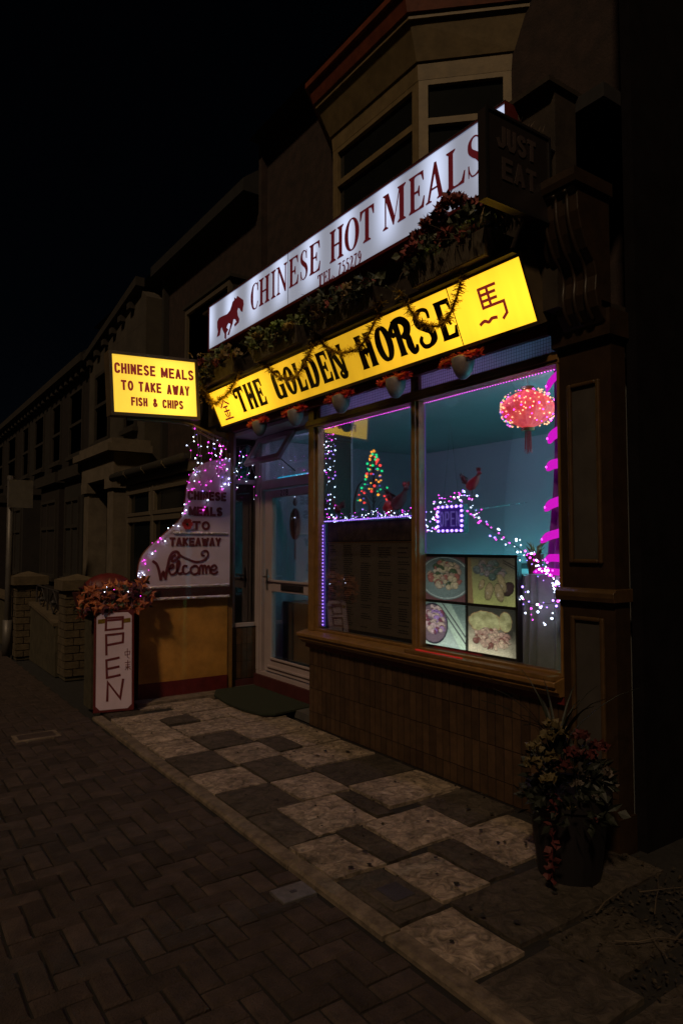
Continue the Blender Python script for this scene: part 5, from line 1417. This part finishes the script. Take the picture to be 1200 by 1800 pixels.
# purple drape with magenta rope lights
dr = MB(); n = 22; vs = []
for k in range(15):
    z = .84 + k * (2.62 - .84) / 14
    for i in range(n):
        f = i / (n - 1); w_ = .15 + .08 * math.exp(-((z - 1.3) / .5) ** 2)
        vs.append((3.40 + .022 * math.sin(f * 22 + z * .8), 2.46 + w_ * f, z))
dr.add(vs, [(k * n + i, k * n + i + 1, (k + 1) * n + i + 1, (k + 1) * n + i) for k in range(14) for i in range(n - 1)])
pc = dr.build('purple_drape', 'purple_cloth', None, smooth=True); md = pc.modifiers.new('cloth', 'SOLIDIFY'); md.thickness = .004
tag(pc, 'narrow purple drape at the right edge of the window behind magenta lights', 'curtain')
for i, (y0, z0, y1, z1, r_, lab) in enumerate(((2.63, 2.48, 2.52, 2.595, .016, 'topmost'), (2.62, 2.170, 2.515, 2.245, .022, 'second from top'), (2.635, 2.008, 2.515, 2.045, .020, 'third from top'), (2.652, 1.765, 2.515, 1.828, .020, 'fourth from top'), (2.685, 1.575, 2.515, 1.640, .018, 'fifth from top'), (2.66, 1.462, 2.515, 1.482, .016, 'sixth from top'), (2.745, 1.392, 2.515, 1.395, .014, 'lowest'))):
    t = thing('magenta_rope_light', 'glowing magenta swag of rope light on the purple drape, ' + lab + ' of the seven', 'rope light', (3.35, (y0 + y1) / 2, min(z0, z1)), 'magenta swags on the purple drape')
    a = Vector((3.33, y0, z0)); e = Vector((3.35, y1, z1)); sp = smooth([a, a.lerp(e, .3) + Vector((-.01, 0, .012)), a.lerp(e, .7) + Vector((-.01, 0, .004)), e], 5)
    b = MB(); m_ = len(sp)
    for k in range(m_ - 1): pass
    # spindle: swells in the middle, closed at the inner end
    prevr = []
    rad = [max(.003, 1.45 * r_ * min(1, .30 + 3.0 * k / (m_ - 1))) for k in range(m_)]
    for k in range(m_):
        for s_i in range(10):
            an = 2 * math.pi * s_i / 10; prevr.append((sp[k].x + math.cos(an) * rad[k], sp[k].y, sp[k].z + math.sin(an) * rad[k]))
    b.add(prevr, [(k * 10 + q, k * 10 + (q + 1) % 10, (k + 1) * 10 + (q + 1) % 10, (k + 1) * 10 + q) for k in range(m_ - 1) for q in range(10)] + [tuple(range(10)), tuple(range((m_ - 1) * 10, m_ * 10))])
    b.build('rope', 'swag', t, smooth=True)
    b = MB()
    for k in range(1, 7): p = a.lerp(e, k / 6.5); b.ball((p.x - r_ * 1.5, p.y, p.z + .006), .0065)
    b.build('bulb', 'led_pink', t, kind='stuff')
# pale cloth over a table at the right corner, pot behind it
nc = MB(); n = 60; vs = []
for k in range(14):
    z = .824 + k * (1.372 - .824) / 13
    for i in range(n):
        f = i / (n - 1); fl = (1 - k / 13)
        vs.append((3.37 - .02 * fl + (.010 + .014 * fl) * math.sin(f * 26 + math.sin(f * 9) * 2), 2.56 + .33 * f + .02 * fl * (f - .5), z + (.006 * math.sin(f * 20) if k == 13 else 0)))
nc.add(vs, [(k * n + i, k * n + i + 1, (k + 1) * n + i + 1, (k + 1) * n + i) for k in range(13) for i in range(n - 1)])
nc.add([(3.37, 2.54, 1.372), (3.37, 2.90, 1.372), (3.70, 2.90, 1.372), (3.70, 2.54, 1.372)], [(0, 1, 2, 3)])
o = nc.build('pale_tablecloth', 'net', None, smooth=False); md = o.modifiers.new('cloth', 'SOLIDIFY'); md.thickness = .003
tag(o, 'pale folded cloth hanging in the lower right corner of the window', 'cloth')
fp = thing('window_pot', 'brown plant pot on the pale cloth near the garland end', 'plant pot', (3.50, 2.86, 1.375))
MB().lathe([(.045, 0), (.05, 0), (.062, .10), (.068, .10), (.068, .125), (.055, .125), (.05, .11), (.004, .11)], (3.50, 2.86, 1.375), 18).build('pot', 'ornament', fp, smooth=False)
b = MB()
for i in range(16): b.leaf((3.50, 2.86, 1.48), (random.uniform(-1, 1), random.uniform(-1, 1), random.uniform(.6, 1.6)), random.uniform(.08, .14), .016, .4)
b.build('foliage', 'leaf_dry', fp, kind='stuff')

# added tubes kept out of view to light the room; dotted cyan strings on the back wall
def fill_tube(label, y0, y1, x, m):
    t = thing('added_ceiling_light', label, 'ceiling light', (x, (y0 + y1) / 2, 2.70))
    P('housing', (x - .05, y0, 2.740), (x + .05, y1, 2.760), 'upvc', t)
    MB().tube([(x, y0 + .03, 2.722), (x, y1 - .03, 2.722)], .016, 10).build('tube', m, t)
fill_tube('added unseen violet tube light on the shop ceiling close behind the window head', 3.0, 4.85, 3.43, 'room_violet')
t = thing('added_ceiling_light', 'added unseen violet tube light on the ceiling just inside the door', 'ceiling light', (3.72, 5.9, 2.74))
P('housing', (3.705, 5.25, 2.757), (3.76, 6.65, 2.7605), 'upvc', t)
MB().tube([(3.722, 5.3, 2.745), (3.722, 6.6, 2.745)], .011, 10).build('tube', 'room_violet', t)
t = thing('added_wall_light', 'added unseen teal upright light on the inside wall behind the purple drape', 'wall light', (4.15, 2.34, .9))  # added lamp out of view, lights the back wall teal
P('housing', (4.08, 2.301, .9), (4.22, 2.33, 2.5), 'upvc', t)
MB().tube([(4.15, 2.37, .95), (4.15, 2.37, 2.45)], .03, 12).build('tube', 'room_teal', t)
t = thing('added_counter_light', 'added unseen teal strip light under the back edge of the shop counter', 'strip light', (5.31, 4.7, .95))  # added lamp hidden by the counter top, gives the wall a teal glow
P('housing', (5.26, 3.0, .985), (5.345, 6.40, 1.021), 'upvc', t)
MB().tube([(5.31, 3.05, .96), (5.31, 6.35, .96)], .02, 10).build('tube', 'room_teal', t)
for lab, pts in (('dotted cyan light string level on the back wall at left', [(5.97, 5.9, 1.98), (5.97, 5.0, 2.03)]), ('dotted cyan light string stepping down the back wall behind the right window', [(5.97, 4.55, 1.92), (5.97, 4.2, 1.92), (5.97, 4.2, 1.72), (5.97, 3.7, 1.72), (5.97, 3.7, 1.55)]), ('dotted cyan light string low on the back wall at right', [(5.97, 4.3, 1.74), (5.97, 2.9, 1.73)])):
    pts = [Vector(p) for p in pts]; bl = []
    for i in range(len(pts) - 1):
        n = int((pts[i + 1] - pts[i]).length / .035)
        bl += [(pts[i].lerp(pts[i + 1], k / n), 'led_cyan') for k in range(n)]
    lights('light_string', lab, [pts], bl, .005, 'cable_dark', 'light string')
t = thing('cyan_light', 'short cyan tube light behind the transom above the door', 'light', (3.80, 6.5, 2.31))
MB().tube([(3.80, 6.05, 2.315), (3.80, 6.70, 2.315)], .010, 8).build('tube', 'cyan_tube', t)
P('bracket', (3.81, 6.04, 2.30), (3.83, 6.71, 2.33), 'upvc', t)
# ornament hanging on the door glass
dn = thing('door_ornament', 'brown oval hanging ornament with a tassel inside the door glass', 'ornament', (3.675, 6.12, 1.45))
b = MB(); N = 24
b.prism([(3.668, 6.12 + .105 * math.cos(2 * math.pi * k / N), 1.78 + .165 * math.sin(2 * math.pi * k / N)) for k in range(N)], (.014, 0, 0)); b.build('plaque', 'ornament', dn)
b = MB(); b.lathe([(.003, 0), (.022, .03), (.026, .05), (.015, .08), (.003, .10)], (3.675, 6.12, 1.96), 12); b.build('bead', 'ornament', dn, smooth=True)
b = MB(); b.tube([(3.675, 6.12, 2.05), (3.675, 6.12, 2.13)], .003, 5)
for i in range(14): b.tube([(3.675 + random.uniform(-.006, .006), 6.12 + random.uniform(-.01, .01), 1.62), (3.675 + random.uniform(-.008, .008), 6.12 + random.uniform(-.016, .016), 1.40 + random.uniform(0, .04))], .0025, 4)
b.build('tassel', 'ornament', dn, kind='stuff')
b = MB()
for k in range(10):
    a = k * .63; b.ball((3.664, 6.12 + .055 * math.cos(a), 1.78 + .09 * math.sin(a)), .014, .6)
b.build('relief', 'ornament', dn)

# ================================================================== DOORWAY AND FORECOURT THINGS
dm = MB(); n = 26; vs = []
R_ = [(3.10, 6.78), (2.975, 6.55), (2.935, 6.2), (2.945, 5.80), (3.00, 5.56), (3.10, 5.50), (3.30, 5.53), (3.55, 5.56), (3.55, 6.78)]
dm.prism([(x, y, .012) for x, y in R_], (0, 0, .018))
tag(dm.build('doormat', 'mat_green', None), 'dark green rounded doormat on the stones before the door', 'doormat')

# white OPEN board
rot = Matrix.Rotation(R(-12), 3, 'Z'); lean = R(7)
br = rot @ Vector((1, 0, 0)); bu = (rot @ Vector((0, math.sin(lean), math.cos(lean)))); BO = Vector((1.765, 6.525, .012)); BFc = Face(BO, br, bu)
ob2 = thing('open_board', 'tall white board with red brush lettering OPEN leaning by the low wall', 'sign board', (1.94, 6.49, 0))
BW, BH = .362, .935
b = MB(); b.prism([BFc.at(0, 0, -.02), BFc.at(BW, 0, -.02), BFc.at(BW, BH, -.02), BFc.at(0, BH, -.02)], BFc.n * .018); b.build('border_panel', 'red_paint', ob2)
b = MB(); c_ = .035; i_ = .022
b.prism([BFc.at(u, v, -.0015) for u, v in ((i_, i_ + c_), (i_ + c_, i_), (BW - i_ - c_, i_), (BW - i_, i_ + c_), (BW - i_, BH - i_ - c_), (BW - i_ - c_, BH - i_), (i_ + c_, BH - i_), (i_, BH - i_ - c_))], BFc.n * .003); b.build('white_panel', 'board_white', ob2)
b = MB()
for i in range(12):
    for (u0, v0) in ((i * .0298 + .004, .006), (i * .0298 + .004, BH - .016)): BFc.poly(b, [(u0, v0), (u0 + .014, v0), (u0 + .014, v0 + .010), (u0, v0 + .010)], .0006)
for i in range(31):
    for u0 in (.006, BW - .016): BFc.poly(b, [(u0, i * .0298 + .004), (u0 + .010, i * .0298 + .004), (u0 + .010, i * .0298 + .018), (u0, i * .0298 + .018)], .0006)
b.build('border_pattern', 'letter_maroon', ob2)
BT = Face(BFc.at(0, 0, .0016), br, bu)
b = MB()
for (u0, u1) in ((i_ + .012, i_ + .078), (BW - i_ - .078, BW - i_ - .012)): BT.poly(b, [(u0, .812), (u1, .818), (u1, .858), (u0, .852)], .001)
b.build('gold_tab', 'tinsel_gold', ob2)
def brush(lst, w): 
    mb = MB()
    for s in lst: BT.ribbon(mb, s, w, .002, cap=w * .4)
    mb.build('lettering', 'letter_maroon', ob2)
brush([[(.108, .865), (.258, .868), (.256, .762), (.104, .752), (.108, .865)], [(.125, .842), (.240, .846)]], .019)
brush([[(.112, .525), (.108, .705), (.262, .715), (.258, .632), (.116, .612)]], .020)
brush([[(.222, .490), (.112, .472), (.118, .312), (.232, .330)], [(.116, .392), (.222, .408)]], .020)
brush([[(.122, .105), (.126, .270), (.236, .118), (.262, .285)]], .021)
brush([[(.278, .540), (.322, .545), (.320, .515), (.280, .510), (.278, .540)], [(.300, .570), (.300, .490), (.318, .480)]], .005)
brush([[(.280, .440), (.328, .444)], [(.304, .462), (.304, .370)], [(.286, .418), (.322, .420)], [(.282, .400), (.328, .402)], [(.302, .400), (.280, .374)], [(.306, .400), (.330, .376)]], .005)
b = MB()
b.prism([BFc.at(.06, 0, -.022), BFc.at(.09, 0, -.022), BFc.at(.09, .8, -.022), BFc.at(.06, .8, -.022)], (0, .015, 0))
b.prism([BFc.at(.27, 0, -.022), BFc.at(.30, 0, -.022), BFc.at(.30, .8, -.022), BFc.at(.27, .8, -.022)], (0, .015, 0)); b.build('back_strut', 'brown_paint', ob2)

# planter of autumn leaves behind the board
random.seed(44)
pn = thing('autumn_planter', 'dark red planter heaped with orange autumn leaves above the OPEN board', 'planter', (1.98, 6.80, 0))
P('stand', (1.80, 6.74, 0), (2.17, 7.0, .93), 'garden_wall', pn)
MB().add([(1.72, 6.68, .931), (2.22, 6.68, .931), (2.22, 7.0, .931), (1.72, 7.0, .931), (1.68, 6.64, 1.10), (2.27, 6.64, 1.10), (2.27, 7.04, 1.10), (1.68, 7.04, 1.10)], [(3, 2, 1, 0), (4, 5, 6, 7), (0, 1, 5, 4), (1, 2, 6, 5), (2, 3, 7, 6), (3, 0, 4, 7)]).build('box', 'red_dark', pn)
hp = MB(); vs = []
for k in range(7):
    e = k / 6 * math.pi / 2
    for i in range(20): a = i / 20 * 6.283; vs.append((1.98 + .26 * math.cos(e) * math.cos(a), 6.86 + .17 * math.cos(e) * math.sin(a), 1.09 + .195 * math.sin(e)))
hp.add(vs, [(k * 20 + i, k * 20 + (i + 1) % 20, (k + 1) * 20 + (i + 1) % 20, (k + 1) * 20 + i) for k in range(6) for i in range(20)]); hp.build('cloth_heap', 'red_paint', pn, smooth=True)
def maple(mb, p, d, s):
    d = Vector(d).normalized(); q = d.orthogonal().normalized(); r_ = d.cross(q); a0 = random.uniform(0, 6.28)
    p = Vector(p); pts = []
    for i in range(10):
        a = a0 + i * math.pi / 5; k = s * ((1.0 if i % 2 == 0 else .45)); pts.append(p + (q * math.cos(a) + r_ * math.sin(a)) * k + d * (.25 * s * random.uniform(-1, 1)))
    mb.add([p + d * .2 * s] + pts, [(0, 1 + i, 1 + (i + 1) % 10) for i in range(10)])
b1 = MB(); b2 = MB(); b3 = MB()
for i in range(120):
    x = random.uniform(1.66, 2.34); z = 1.04 + random.uniform(-.09, .15) - abs(x - 2) * .12 + (0.06 if x > 2.2 else 0); mbb = random.choices((b1, b2, b3), (6, 3, 2))[0]
    if z > 1.18 and 1.8 < x < 2.2: z -= .08
    maple(mbb, (x, 6.62 + random.uniform(-.03, .04), z), (random.uniform(-.6, .6), -1, random.uniform(-.4, .8)), random.uniform(.040, .080))
b1.build('maple_leaf', 'autumn', pn, kind='stuff'); b2.build('plum_leaf', 'plum_leaf', pn, kind='stuff'); b3.build('green_leaf', 'leaf_dark', pn, kind='stuff')
b = MB()
for i in range(90): b.leaf((random.uniform(1.62, 2.30), 6.64, random.uniform(.94, 1.04)), (random.uniform(-1, 1), -.6, random.uniform(-1.0, .4)), random.uniform(.04, .09), .016)
b.build('fir_sprig', 'leaf_dark', pn, kind='stuff')
bl = [(Vector(p), m) for p, m in (((1.88, 6.56, 1.165), 'led_white'), ((1.945, 6.55, 1.14), 'led_pink'), ((2.08, 6.55, 1.115), 'led_white'), ((1.86, 6.56, 1.12), 'led_white'), ((2.2, 6.55, 1.07), 'led_pink'))]
lights('fairy_lights', 'few tiny lights among the orange leaves of the planter', [[(1.80, 6.60, 1.13), (1.90, 6.58, 1.15), (2.0, 6.57, 1.12), (2.1, 6.57, 1.11), (2.2, 6.57, 1.07)]], bl, .007, 'cable_dark')

# pot of artificial flowers by the pilaster
random.seed(52)
pt = thing('flower_pot', 'dark pot of cream, yellow and red flowers coloured as in shade with spiky leaves by the right pilaster', 'flower pot', (2.80, 2.12, 0))
MB().lathe([(.13, -.03), (.14, -.03), (.185, .34), (.20, .34), (.20, .40), (.17, .40), (.165, .37), (.004, .37)], (2.80, 2.12, 0), 24).build('pot', 'pot', pt)
b = MB()
for i in range(16):
    a = random.uniform(0, 6.28); sp_ = random.uniform(.18, .40); h = random.uniform(.30, .52); p0 = Vector((2.74, 2.13, .55)); q = []
    if i < 5: a = (2.5, 2.2, .2, 5.4, 3.3)[i]; sp_ = (.36, .30, .22, .18, .30)[i]; h = (.36, .40, .42, .44, .30)[i]
    for k in range(6): t = k / 5; q.append(p0 + Vector((math.cos(a) * sp_ * t ** 1.3, math.sin(a) * sp_ * t ** 1.3, h * t - (.10 * t ** 3))))
    s = Vector((-math.sin(a), math.cos(a), 0)); w_ = .012
    vs = []
    for k, p in enumerate(q): ww = w_ * (1 - k / 5.2); vs += [p + s * ww, p + Vector((0, 0, -.003)), p - s * ww]
    b.add(vs, [(k * 3 + j_, k * 3 + j_ + 1, k * 3 + j_ + 4, k * 3 + j_ + 3) for k in range(5) for j_ in (0, 1)])
b.build('spiky_leaf', 'dim_leaf', pt, kind='stuff')
b = MB(); clump(b, (2.76, 2.10, .46), .20, 260, .07, .035); clump(b, (2.72, 2.06, .34), .22, 120, .07, .04, .5); b.build('foliage', 'dim_leaf', pt, kind='stuff')
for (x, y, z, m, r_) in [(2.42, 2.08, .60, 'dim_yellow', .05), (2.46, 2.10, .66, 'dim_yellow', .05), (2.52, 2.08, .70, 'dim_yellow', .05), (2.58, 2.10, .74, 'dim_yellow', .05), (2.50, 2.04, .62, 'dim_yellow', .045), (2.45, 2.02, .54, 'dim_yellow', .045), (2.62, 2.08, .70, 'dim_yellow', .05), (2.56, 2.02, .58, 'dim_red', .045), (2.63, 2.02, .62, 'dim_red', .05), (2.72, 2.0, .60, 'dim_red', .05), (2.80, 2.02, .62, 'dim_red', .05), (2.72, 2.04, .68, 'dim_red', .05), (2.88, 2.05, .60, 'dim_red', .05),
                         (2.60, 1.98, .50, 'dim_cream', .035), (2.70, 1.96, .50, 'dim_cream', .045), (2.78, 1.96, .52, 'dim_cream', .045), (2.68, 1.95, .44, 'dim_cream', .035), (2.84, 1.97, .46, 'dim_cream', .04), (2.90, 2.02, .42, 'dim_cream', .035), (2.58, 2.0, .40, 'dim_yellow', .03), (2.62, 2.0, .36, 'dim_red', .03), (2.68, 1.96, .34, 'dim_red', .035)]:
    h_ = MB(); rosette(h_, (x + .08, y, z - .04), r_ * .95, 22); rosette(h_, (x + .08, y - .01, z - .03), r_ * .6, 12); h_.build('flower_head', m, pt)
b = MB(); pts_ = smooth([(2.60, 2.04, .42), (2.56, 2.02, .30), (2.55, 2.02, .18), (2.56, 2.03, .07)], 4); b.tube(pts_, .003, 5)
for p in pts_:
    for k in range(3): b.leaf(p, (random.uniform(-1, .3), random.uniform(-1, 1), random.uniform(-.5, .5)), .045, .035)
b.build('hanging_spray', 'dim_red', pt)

# ================================================================== THE TERRACE BEYOND
random.seed(61)
def window(par, x, y0, y1, z0, z1, fm='frame_dim', mull=(), rail=None, out=.02):
    b = MB(); f = .055
    for (a, c, e, g_) in ((y0, y1, z0, z0 + f), (y0, y1, z1 - f, z1), (y0, y0 + f, z0 + f, z1 - f), (y1 - f, y1, z0 + f, z1 - f)): b.box((x - out, a, e), (x + .06, c, g_))
    for m_ in mull: b.box((x - out * .8, m_ - .03, z0 + f), (x + .05, m_ + .03, z1 - f))
    if rail: b.box((x - out * .9, y0 + f, rail - .03), (x + .05, y1 - f, rail + .03))
    w = b.build('window', fm, par); P('pane', (x + .02, y0 + f, z0 + f), (x + .03, y1 - f, z1 - f), 'pane_dark', w)
    P('window_sill', (x - .07, y0 - .05, z0 - .07), (x + .04, y1 + .05, z0 - .002), fm, w)
    return w
# next door, with a flat-roofed bay right beside the low wall
h1 = thing('brick_house', 'dark brick house with a flat roofed bay window next door to the takeaway', 'house', (3.75, 8.6, 0))
P('wall', (3.75, 7.022, -.05), (9.0, 10.18, 5.7), 'brick_wall', h1)
P('bay_base', (2.93, 7.03, -.05), (3.748, 9.32, .95), 'brick_dim', h1)
bw = MB()
for yy in (7.06, 8.28, 9.27): bw.box((2.90, yy - .045, .95), (2.99, yy + .045, 2.36))
for z in (.95, 1.86, 2.28): bw.box((2.905, 7.06, z), (2.985, 9.27, z + .075))
for (a, c) in ((7.105, 8.235), (8.325, 9.225)):
    for (e, f) in ((1.935, 1.985), (2.23, 2.28)): bw.box((2.893, a, e), (2.97, c, f))
    for yy in (a, c - .05): bw.box((2.893, yy, 1.985), (2.97, yy + .05, 2.23))
bayw = bw.build('bay_window', 'frame_dim', h1); bevel(bayw, .006, 1)
for (a, c) in ((7.105, 8.235), (8.325, 9.225)):
    P('pane', (2.95, a, 1.025), (2.957, c, 1.86), 'pane_dark', bayw); P('pane', (2.94, a, 1.985), (2.947, c, 2.23), 'pane_dark', bayw)
P('bay_side', (2.99, 9.225, .95), (3.748, 9.315, 2.36), 'frame_dim', h1); P('bay_lining', (3.2, 7.1, .95), (3.22, 9.2, 2.36), 'black_frame', h1)
P('bay_roof', (2.80, 7.0, 2.50), (3.748, 9.52, 2.56), 'slate', h1)
P('bay_fascia', (2.86, 7.02, 2.37), (3.748, 9.42, 2.499), 'frame_dim', h1)
gb = MB(); gb.tube([(2.80, 7.0, 2.505), (2.80, 9.58, 2.495)], .055, 10); gt = gb.build('gutter', 'render_dim', h1, smooth=True)
for yy in (7.5, 8.2, 8.9):
    MB().tube([(2.86, yy, 2.47), (2.78, yy, 2.44), (2.735, yy, 2.49), (2.74, yy, 2.52)], .008, 5).build('bracket', 'stone_trim', gt)
P('upper_bay', (3.42, 7.1, 3.5), (3.748, 8.47, 4.66), 'render_dim', h1)
w = window(h1, 3.40, 7.12, 8.46, 3.75, 4.64, 'frame_dim', ())
P('bay_cornice', (3.36, 7.06, 4.661), (3.748, 8.50, 4.70), 'trim_dim', h1)
P('eaves', (3.50, 7.02, 5.70), (3.9, 10.18, 5.85), 'slate', h1)
MB().prism([(3.5, 7.022, 5.851), (9.2, 7.022, 5.851), (6.3, 7.022, 8.0)], (0, 3.15, 0)).build('roof', 'slate', h1)
P('downpipe', (3.66, 10.02, 0), (3.745, 10.10, 5.68), 'render_dim', h1)
# pale house with a columned porch
h2 = thing('rendered_house', 'pale rendered house with a white columned porch behind the small yellow sign', 'house', (3.45, 11.8, 0))
P('wall', (3.45, 10.20, -.05), (9.0, 13.40, 5.02), 'render_pale', h2)
MB().prism([(3.449, 10.20, 5.02), (3.449, 13.40, 5.02), (3.449, 13.40, 5.10), (3.449, 10.42, 5.56), (3.449, 10.20, 5.40)], (.35, 0, 0)).build('gable', 'render_pale', h2)
vb = MB(); vb.prism([(3.33, 10.36, 5.60), (3.33, 13.5, 5.08), (3.33, 13.5, 5.20), (3.33, 10.36, 5.74)], (.14, 0, 0)); vb.build('verge', 'trim_dim', h2)
for i in range(6): P('corbel', (3.36, 10.75 + i * .48, 5.36 - i * .08), (3.448, 10.90 + i * .48, 5.46 - i * .08), 'trim_dim', h2)
MB().prism([(3.5, 10.19, 5.75), (9.2, 10.19, 5.75), (6.3, 10.19, 7.8)], (0, 3.2, 0)).build('roof', 'slate', h2)
window(h2, 3.43, 10.55, 11.15, 3.42, 4.10, 'trim_dim', (), 3.8); window(h2, 3.43, 12.0, 12.9, 3.42, 4.7, 'trim_dim', (), 4.1)
pc_ = P('porch_entablature', (2.92, 9.95, 2.56), (3.449, 11.72, 2.92), 'stone_trim', h2)
P('cornice', (2.80, 9.83, 2.921), (3.449, 11.84, 3.03), 'stone_trim', pc_); P('blocking', (2.88, 9.92, 3.031), (3.449, 11.75, 3.12), 'stone_trim', pc_)
for yy in (10.05, 11.38):
    c = P('porch_column', (2.95, yy, 0), (3.24, yy + .29, 2.40), 'stone_trim', h2)
    P('capital', (2.91, yy - .04, 2.401), (3.28, yy + .33, 2.559), 'stone_trim', c); P('plinth', (2.92, yy - .03, -.05), (3.27, yy + .32, .3), 'stone_trim', c)
P('front_door', (3.40, 10.5, .1), (3.4485, 11.3, 2.2), 'black_frame', h2)
P('ground_bay', (3.0, 11.95, -.05), (3.449, 13.25, 2.75), 'render_dim', h2); window(h2, 2.985, 12.1, 13.1, 1.0, 2.4, 'trim_dim', (12.6,), 1.9); P('bay_cornice', (2.90, 11.9, 2.751), (3.449, 13.35, 2.95), 'trim_dim', h2)
# two more houses down the street
def far_house(y0, y1, wallm, trim, label, x=3.5, ez=5.1):
    h = thing('terraced_house', label, 'house', (x, (y0 + y1) / 2, 0)); L = y1 - y0
    P('wall', (x, y0 + .01, -.05), (9.0, y1 - .01, ez), wallm, h)
    P('ground_bay', (x - .5, y0 + .25, -.05), (x - .001, y0 + L * .52, 2.75), wallm, h); P('bay_cornice', (x - .6, y0 + .18, 2.751), (x - .001, y0 + L * .55, 2.95), trim, h)
    window(h, x - .515, y0 + .4, y0 + L * .48, .95, 2.45, trim, (y0 + L * .32,), 1.9)
    P('front_door', (x - .05, y0 + L * .68, .1), (x - .001, y0 + L * .90, 2.15), 'black_frame', h); P('door_lintel', (x - .12, y0 + L * .62, 2.3), (x - .001, y0 + L * .96, 2.55), trim, h)
    window(h, x - .02, y0 + L * .15, y0 + L * .45, 3.4, 4.75, trim, (), 4.05); window(h, x - .02, y0 + L * .66, y0 + L * .90, 3.4, 4.75, trim, (), 4.05)
    P('eaves', (x - .22, y0, ez + .001), (x + .2, y1, ez + .16), trim, h)
    for i in range(8): P('corbel', (x - .14, y0 + .2 + i * L / 8.2, ez - .16), (x - .001, y0 + .34 + i * L / 8.2, ez), trim, h)
    MB().prism([(x - .2, y0 + .005, ez + .17), (9.2, y0 + .005, ez + .17), (6.3, y0 + .005, ez + 2.4)], (0, L - .01, 0)).build('roof', 'slate', h)
    c = P('chimney', (6.0, y0 + .02, ez + 1.6), (6.6, y0 + .8, ez + 3.4), wallm, h)
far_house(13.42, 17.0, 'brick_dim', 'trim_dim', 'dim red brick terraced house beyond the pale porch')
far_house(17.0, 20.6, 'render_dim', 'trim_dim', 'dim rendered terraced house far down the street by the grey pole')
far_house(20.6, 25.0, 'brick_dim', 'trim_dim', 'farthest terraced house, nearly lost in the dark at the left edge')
# garden walls and gate piers
def pier(x, y, h_, w, label):
    t = thing('gate_pier', label, 'gate pier', (x, y, 0), 'gate piers of the front gardens')
    P('core', (x - w / 2 + .012, y - w / 2 + .012, -.05), (x + w / 2 - .012, y + w / 2 - .012, h_), 'garden_wall', t)
    z = 0
    k = 0
    while z < h_ - .02:
        z1 = min(z + .092, h_)
        if k % 2: cuts = [(-w / 2, -.006), (.006, w / 2)]
        else: cuts = [(-w / 2, -w / 2 + w * .27), (-w / 2 + w * .27 + .012, w / 2 - w * .27 - .012), (w / 2 - w * .27, w / 2)]
        for a, c in cuts:
            o_ = random.uniform(0, .008)
            MB().box((x + a, y - w / 2 - o_, z), (x + c, y - w / 2 + .0115, z1 - .012)).build('brick', 'pier_brick', t)
        for a, c in cuts:
            o_ = random.uniform(0, .008)
            MB().box((x - w / 2 - o_, y + max(a, -w / 2 + .0125), z), (x - w / 2 + .0115, y + c, z1 - .012)).build('brick', 'pier_brick', t)
        z += .092; k += 1
    q = w / 2 + .05
    cb = MB().box((x - q, y - q, h_ + .001), (x + q, y + q, h_ + .12)); cb.add([(x - q, y - q, h_ + .121), (x + q, y - q, h_ + .121), (x + q, y + q, h_ + .121), (x - q, y + q, h_ + .121), (x, y, h_ + .19)], [(0, 1, 4), (1, 2, 4), (2, 3, 4), (3, 0, 4)])
    cb.build('cap', 'pier_cap', t)
pier(2.15, 8.75, 1.02, .34, 'brick gate pier with pointed cap just behind the autumn leaf planter')
pier(1.95, 10.7, 1.0, .36, 'pale gate pier with broad cap beside the grey pole')
gw = thing('garden_wall', 'low mossy garden wall between two gate piers', 'wall', (2.02, 9.7, 0))
MB().prism([(1.95, 8.93, -.05), (1.95, 10.50, -.05), (1.95, 10.50, .72), (1.95, 9.2, .60), (1.95, 8.93, .56)], (.16, 0, 0)).build('wall_face', 'garden_wall', gw)
b = MB(); b.prism([(1.92, 8.93, .565), (1.92, 9.2, .605), (1.92, 10.5, .725), (1.92, 10.5, .765), (1.92, 9.2, .645), (1.92, 8.93, .605)], (.22, 0, 0)); b.build('coping', 'pier_cap', gw)
ir = thing('iron_panel', 'wrought iron diamond panel on top of the low garden wall', 'railing', (2.02, 9.8, .66)); b = MB()
for yy in (9.0, 9.75, 10.45): b.tube([(2.02, yy, .62), (2.02, yy, .98)], .012, 6)
b.tube([(2.02, 9.0, .97), (2.02, 10.45, 1.0)], .012, 6); b.build('bar', 'iron', ir)
for yy in (9.4, 10.1):
    b = MB(); b.tube([(2.02, yy - .2, .82), (2.02, yy, .97), (2.02, yy + .2, .82), (2.02, yy, .68), (2.02, yy - .2, .82)], .010, 6); b.ball((2.02, yy, .82), .04); b.build('diamond', 'iron', ir)
gw2 = thing('garden_wall', 'low garden wall running on past the pale pier towards the far houses', 'wall', (1.95, 13.5, 0))
P('wall_face', (1.88, 11.6, -.05), (2.06, 17.5, .7), 'garden_wall', gw2); P('coping', (1.84, 11.6, .701), (2.10, 17.5, .76), 'pier_cap', gw2)
dw = thing('dividing_wall', 'low dark wall dividing the two front gardens behind the planter', 'wall', (2.7, 8.6, 0))
P('wall_face', (2.33, 8.68, -.05), (2.88, 8.82, .8), 'garden_wall', dw); P('coping', (2.33, 8.66, .801), (2.88, 8.84, .85), 'pier_cap', dw)
po = thing('street_pole', 'plain grey metal pole at the left edge beside the garden wall', 'pole', (1.70, 10.75, 0))
MB().tube([(1.70, 10.75, -.05), (1.70, 10.75, 2.55)], .045, 12).build('shaft', 'pole', po, smooth=True); MB().tube([(1.70, 10.75, .0), (1.70, 10.75, .5)], .065, 12).build('base', 'pole', po, smooth=True)
MB().tube([(1.70, 10.75, 2.5), (1.70, 10.75, 2.56)], .052, 12).build('cap', 'pole', po)
P('plate', (1.66, 10.66, 2.1), (1.98, 10.70, 2.5), 'pole', po)
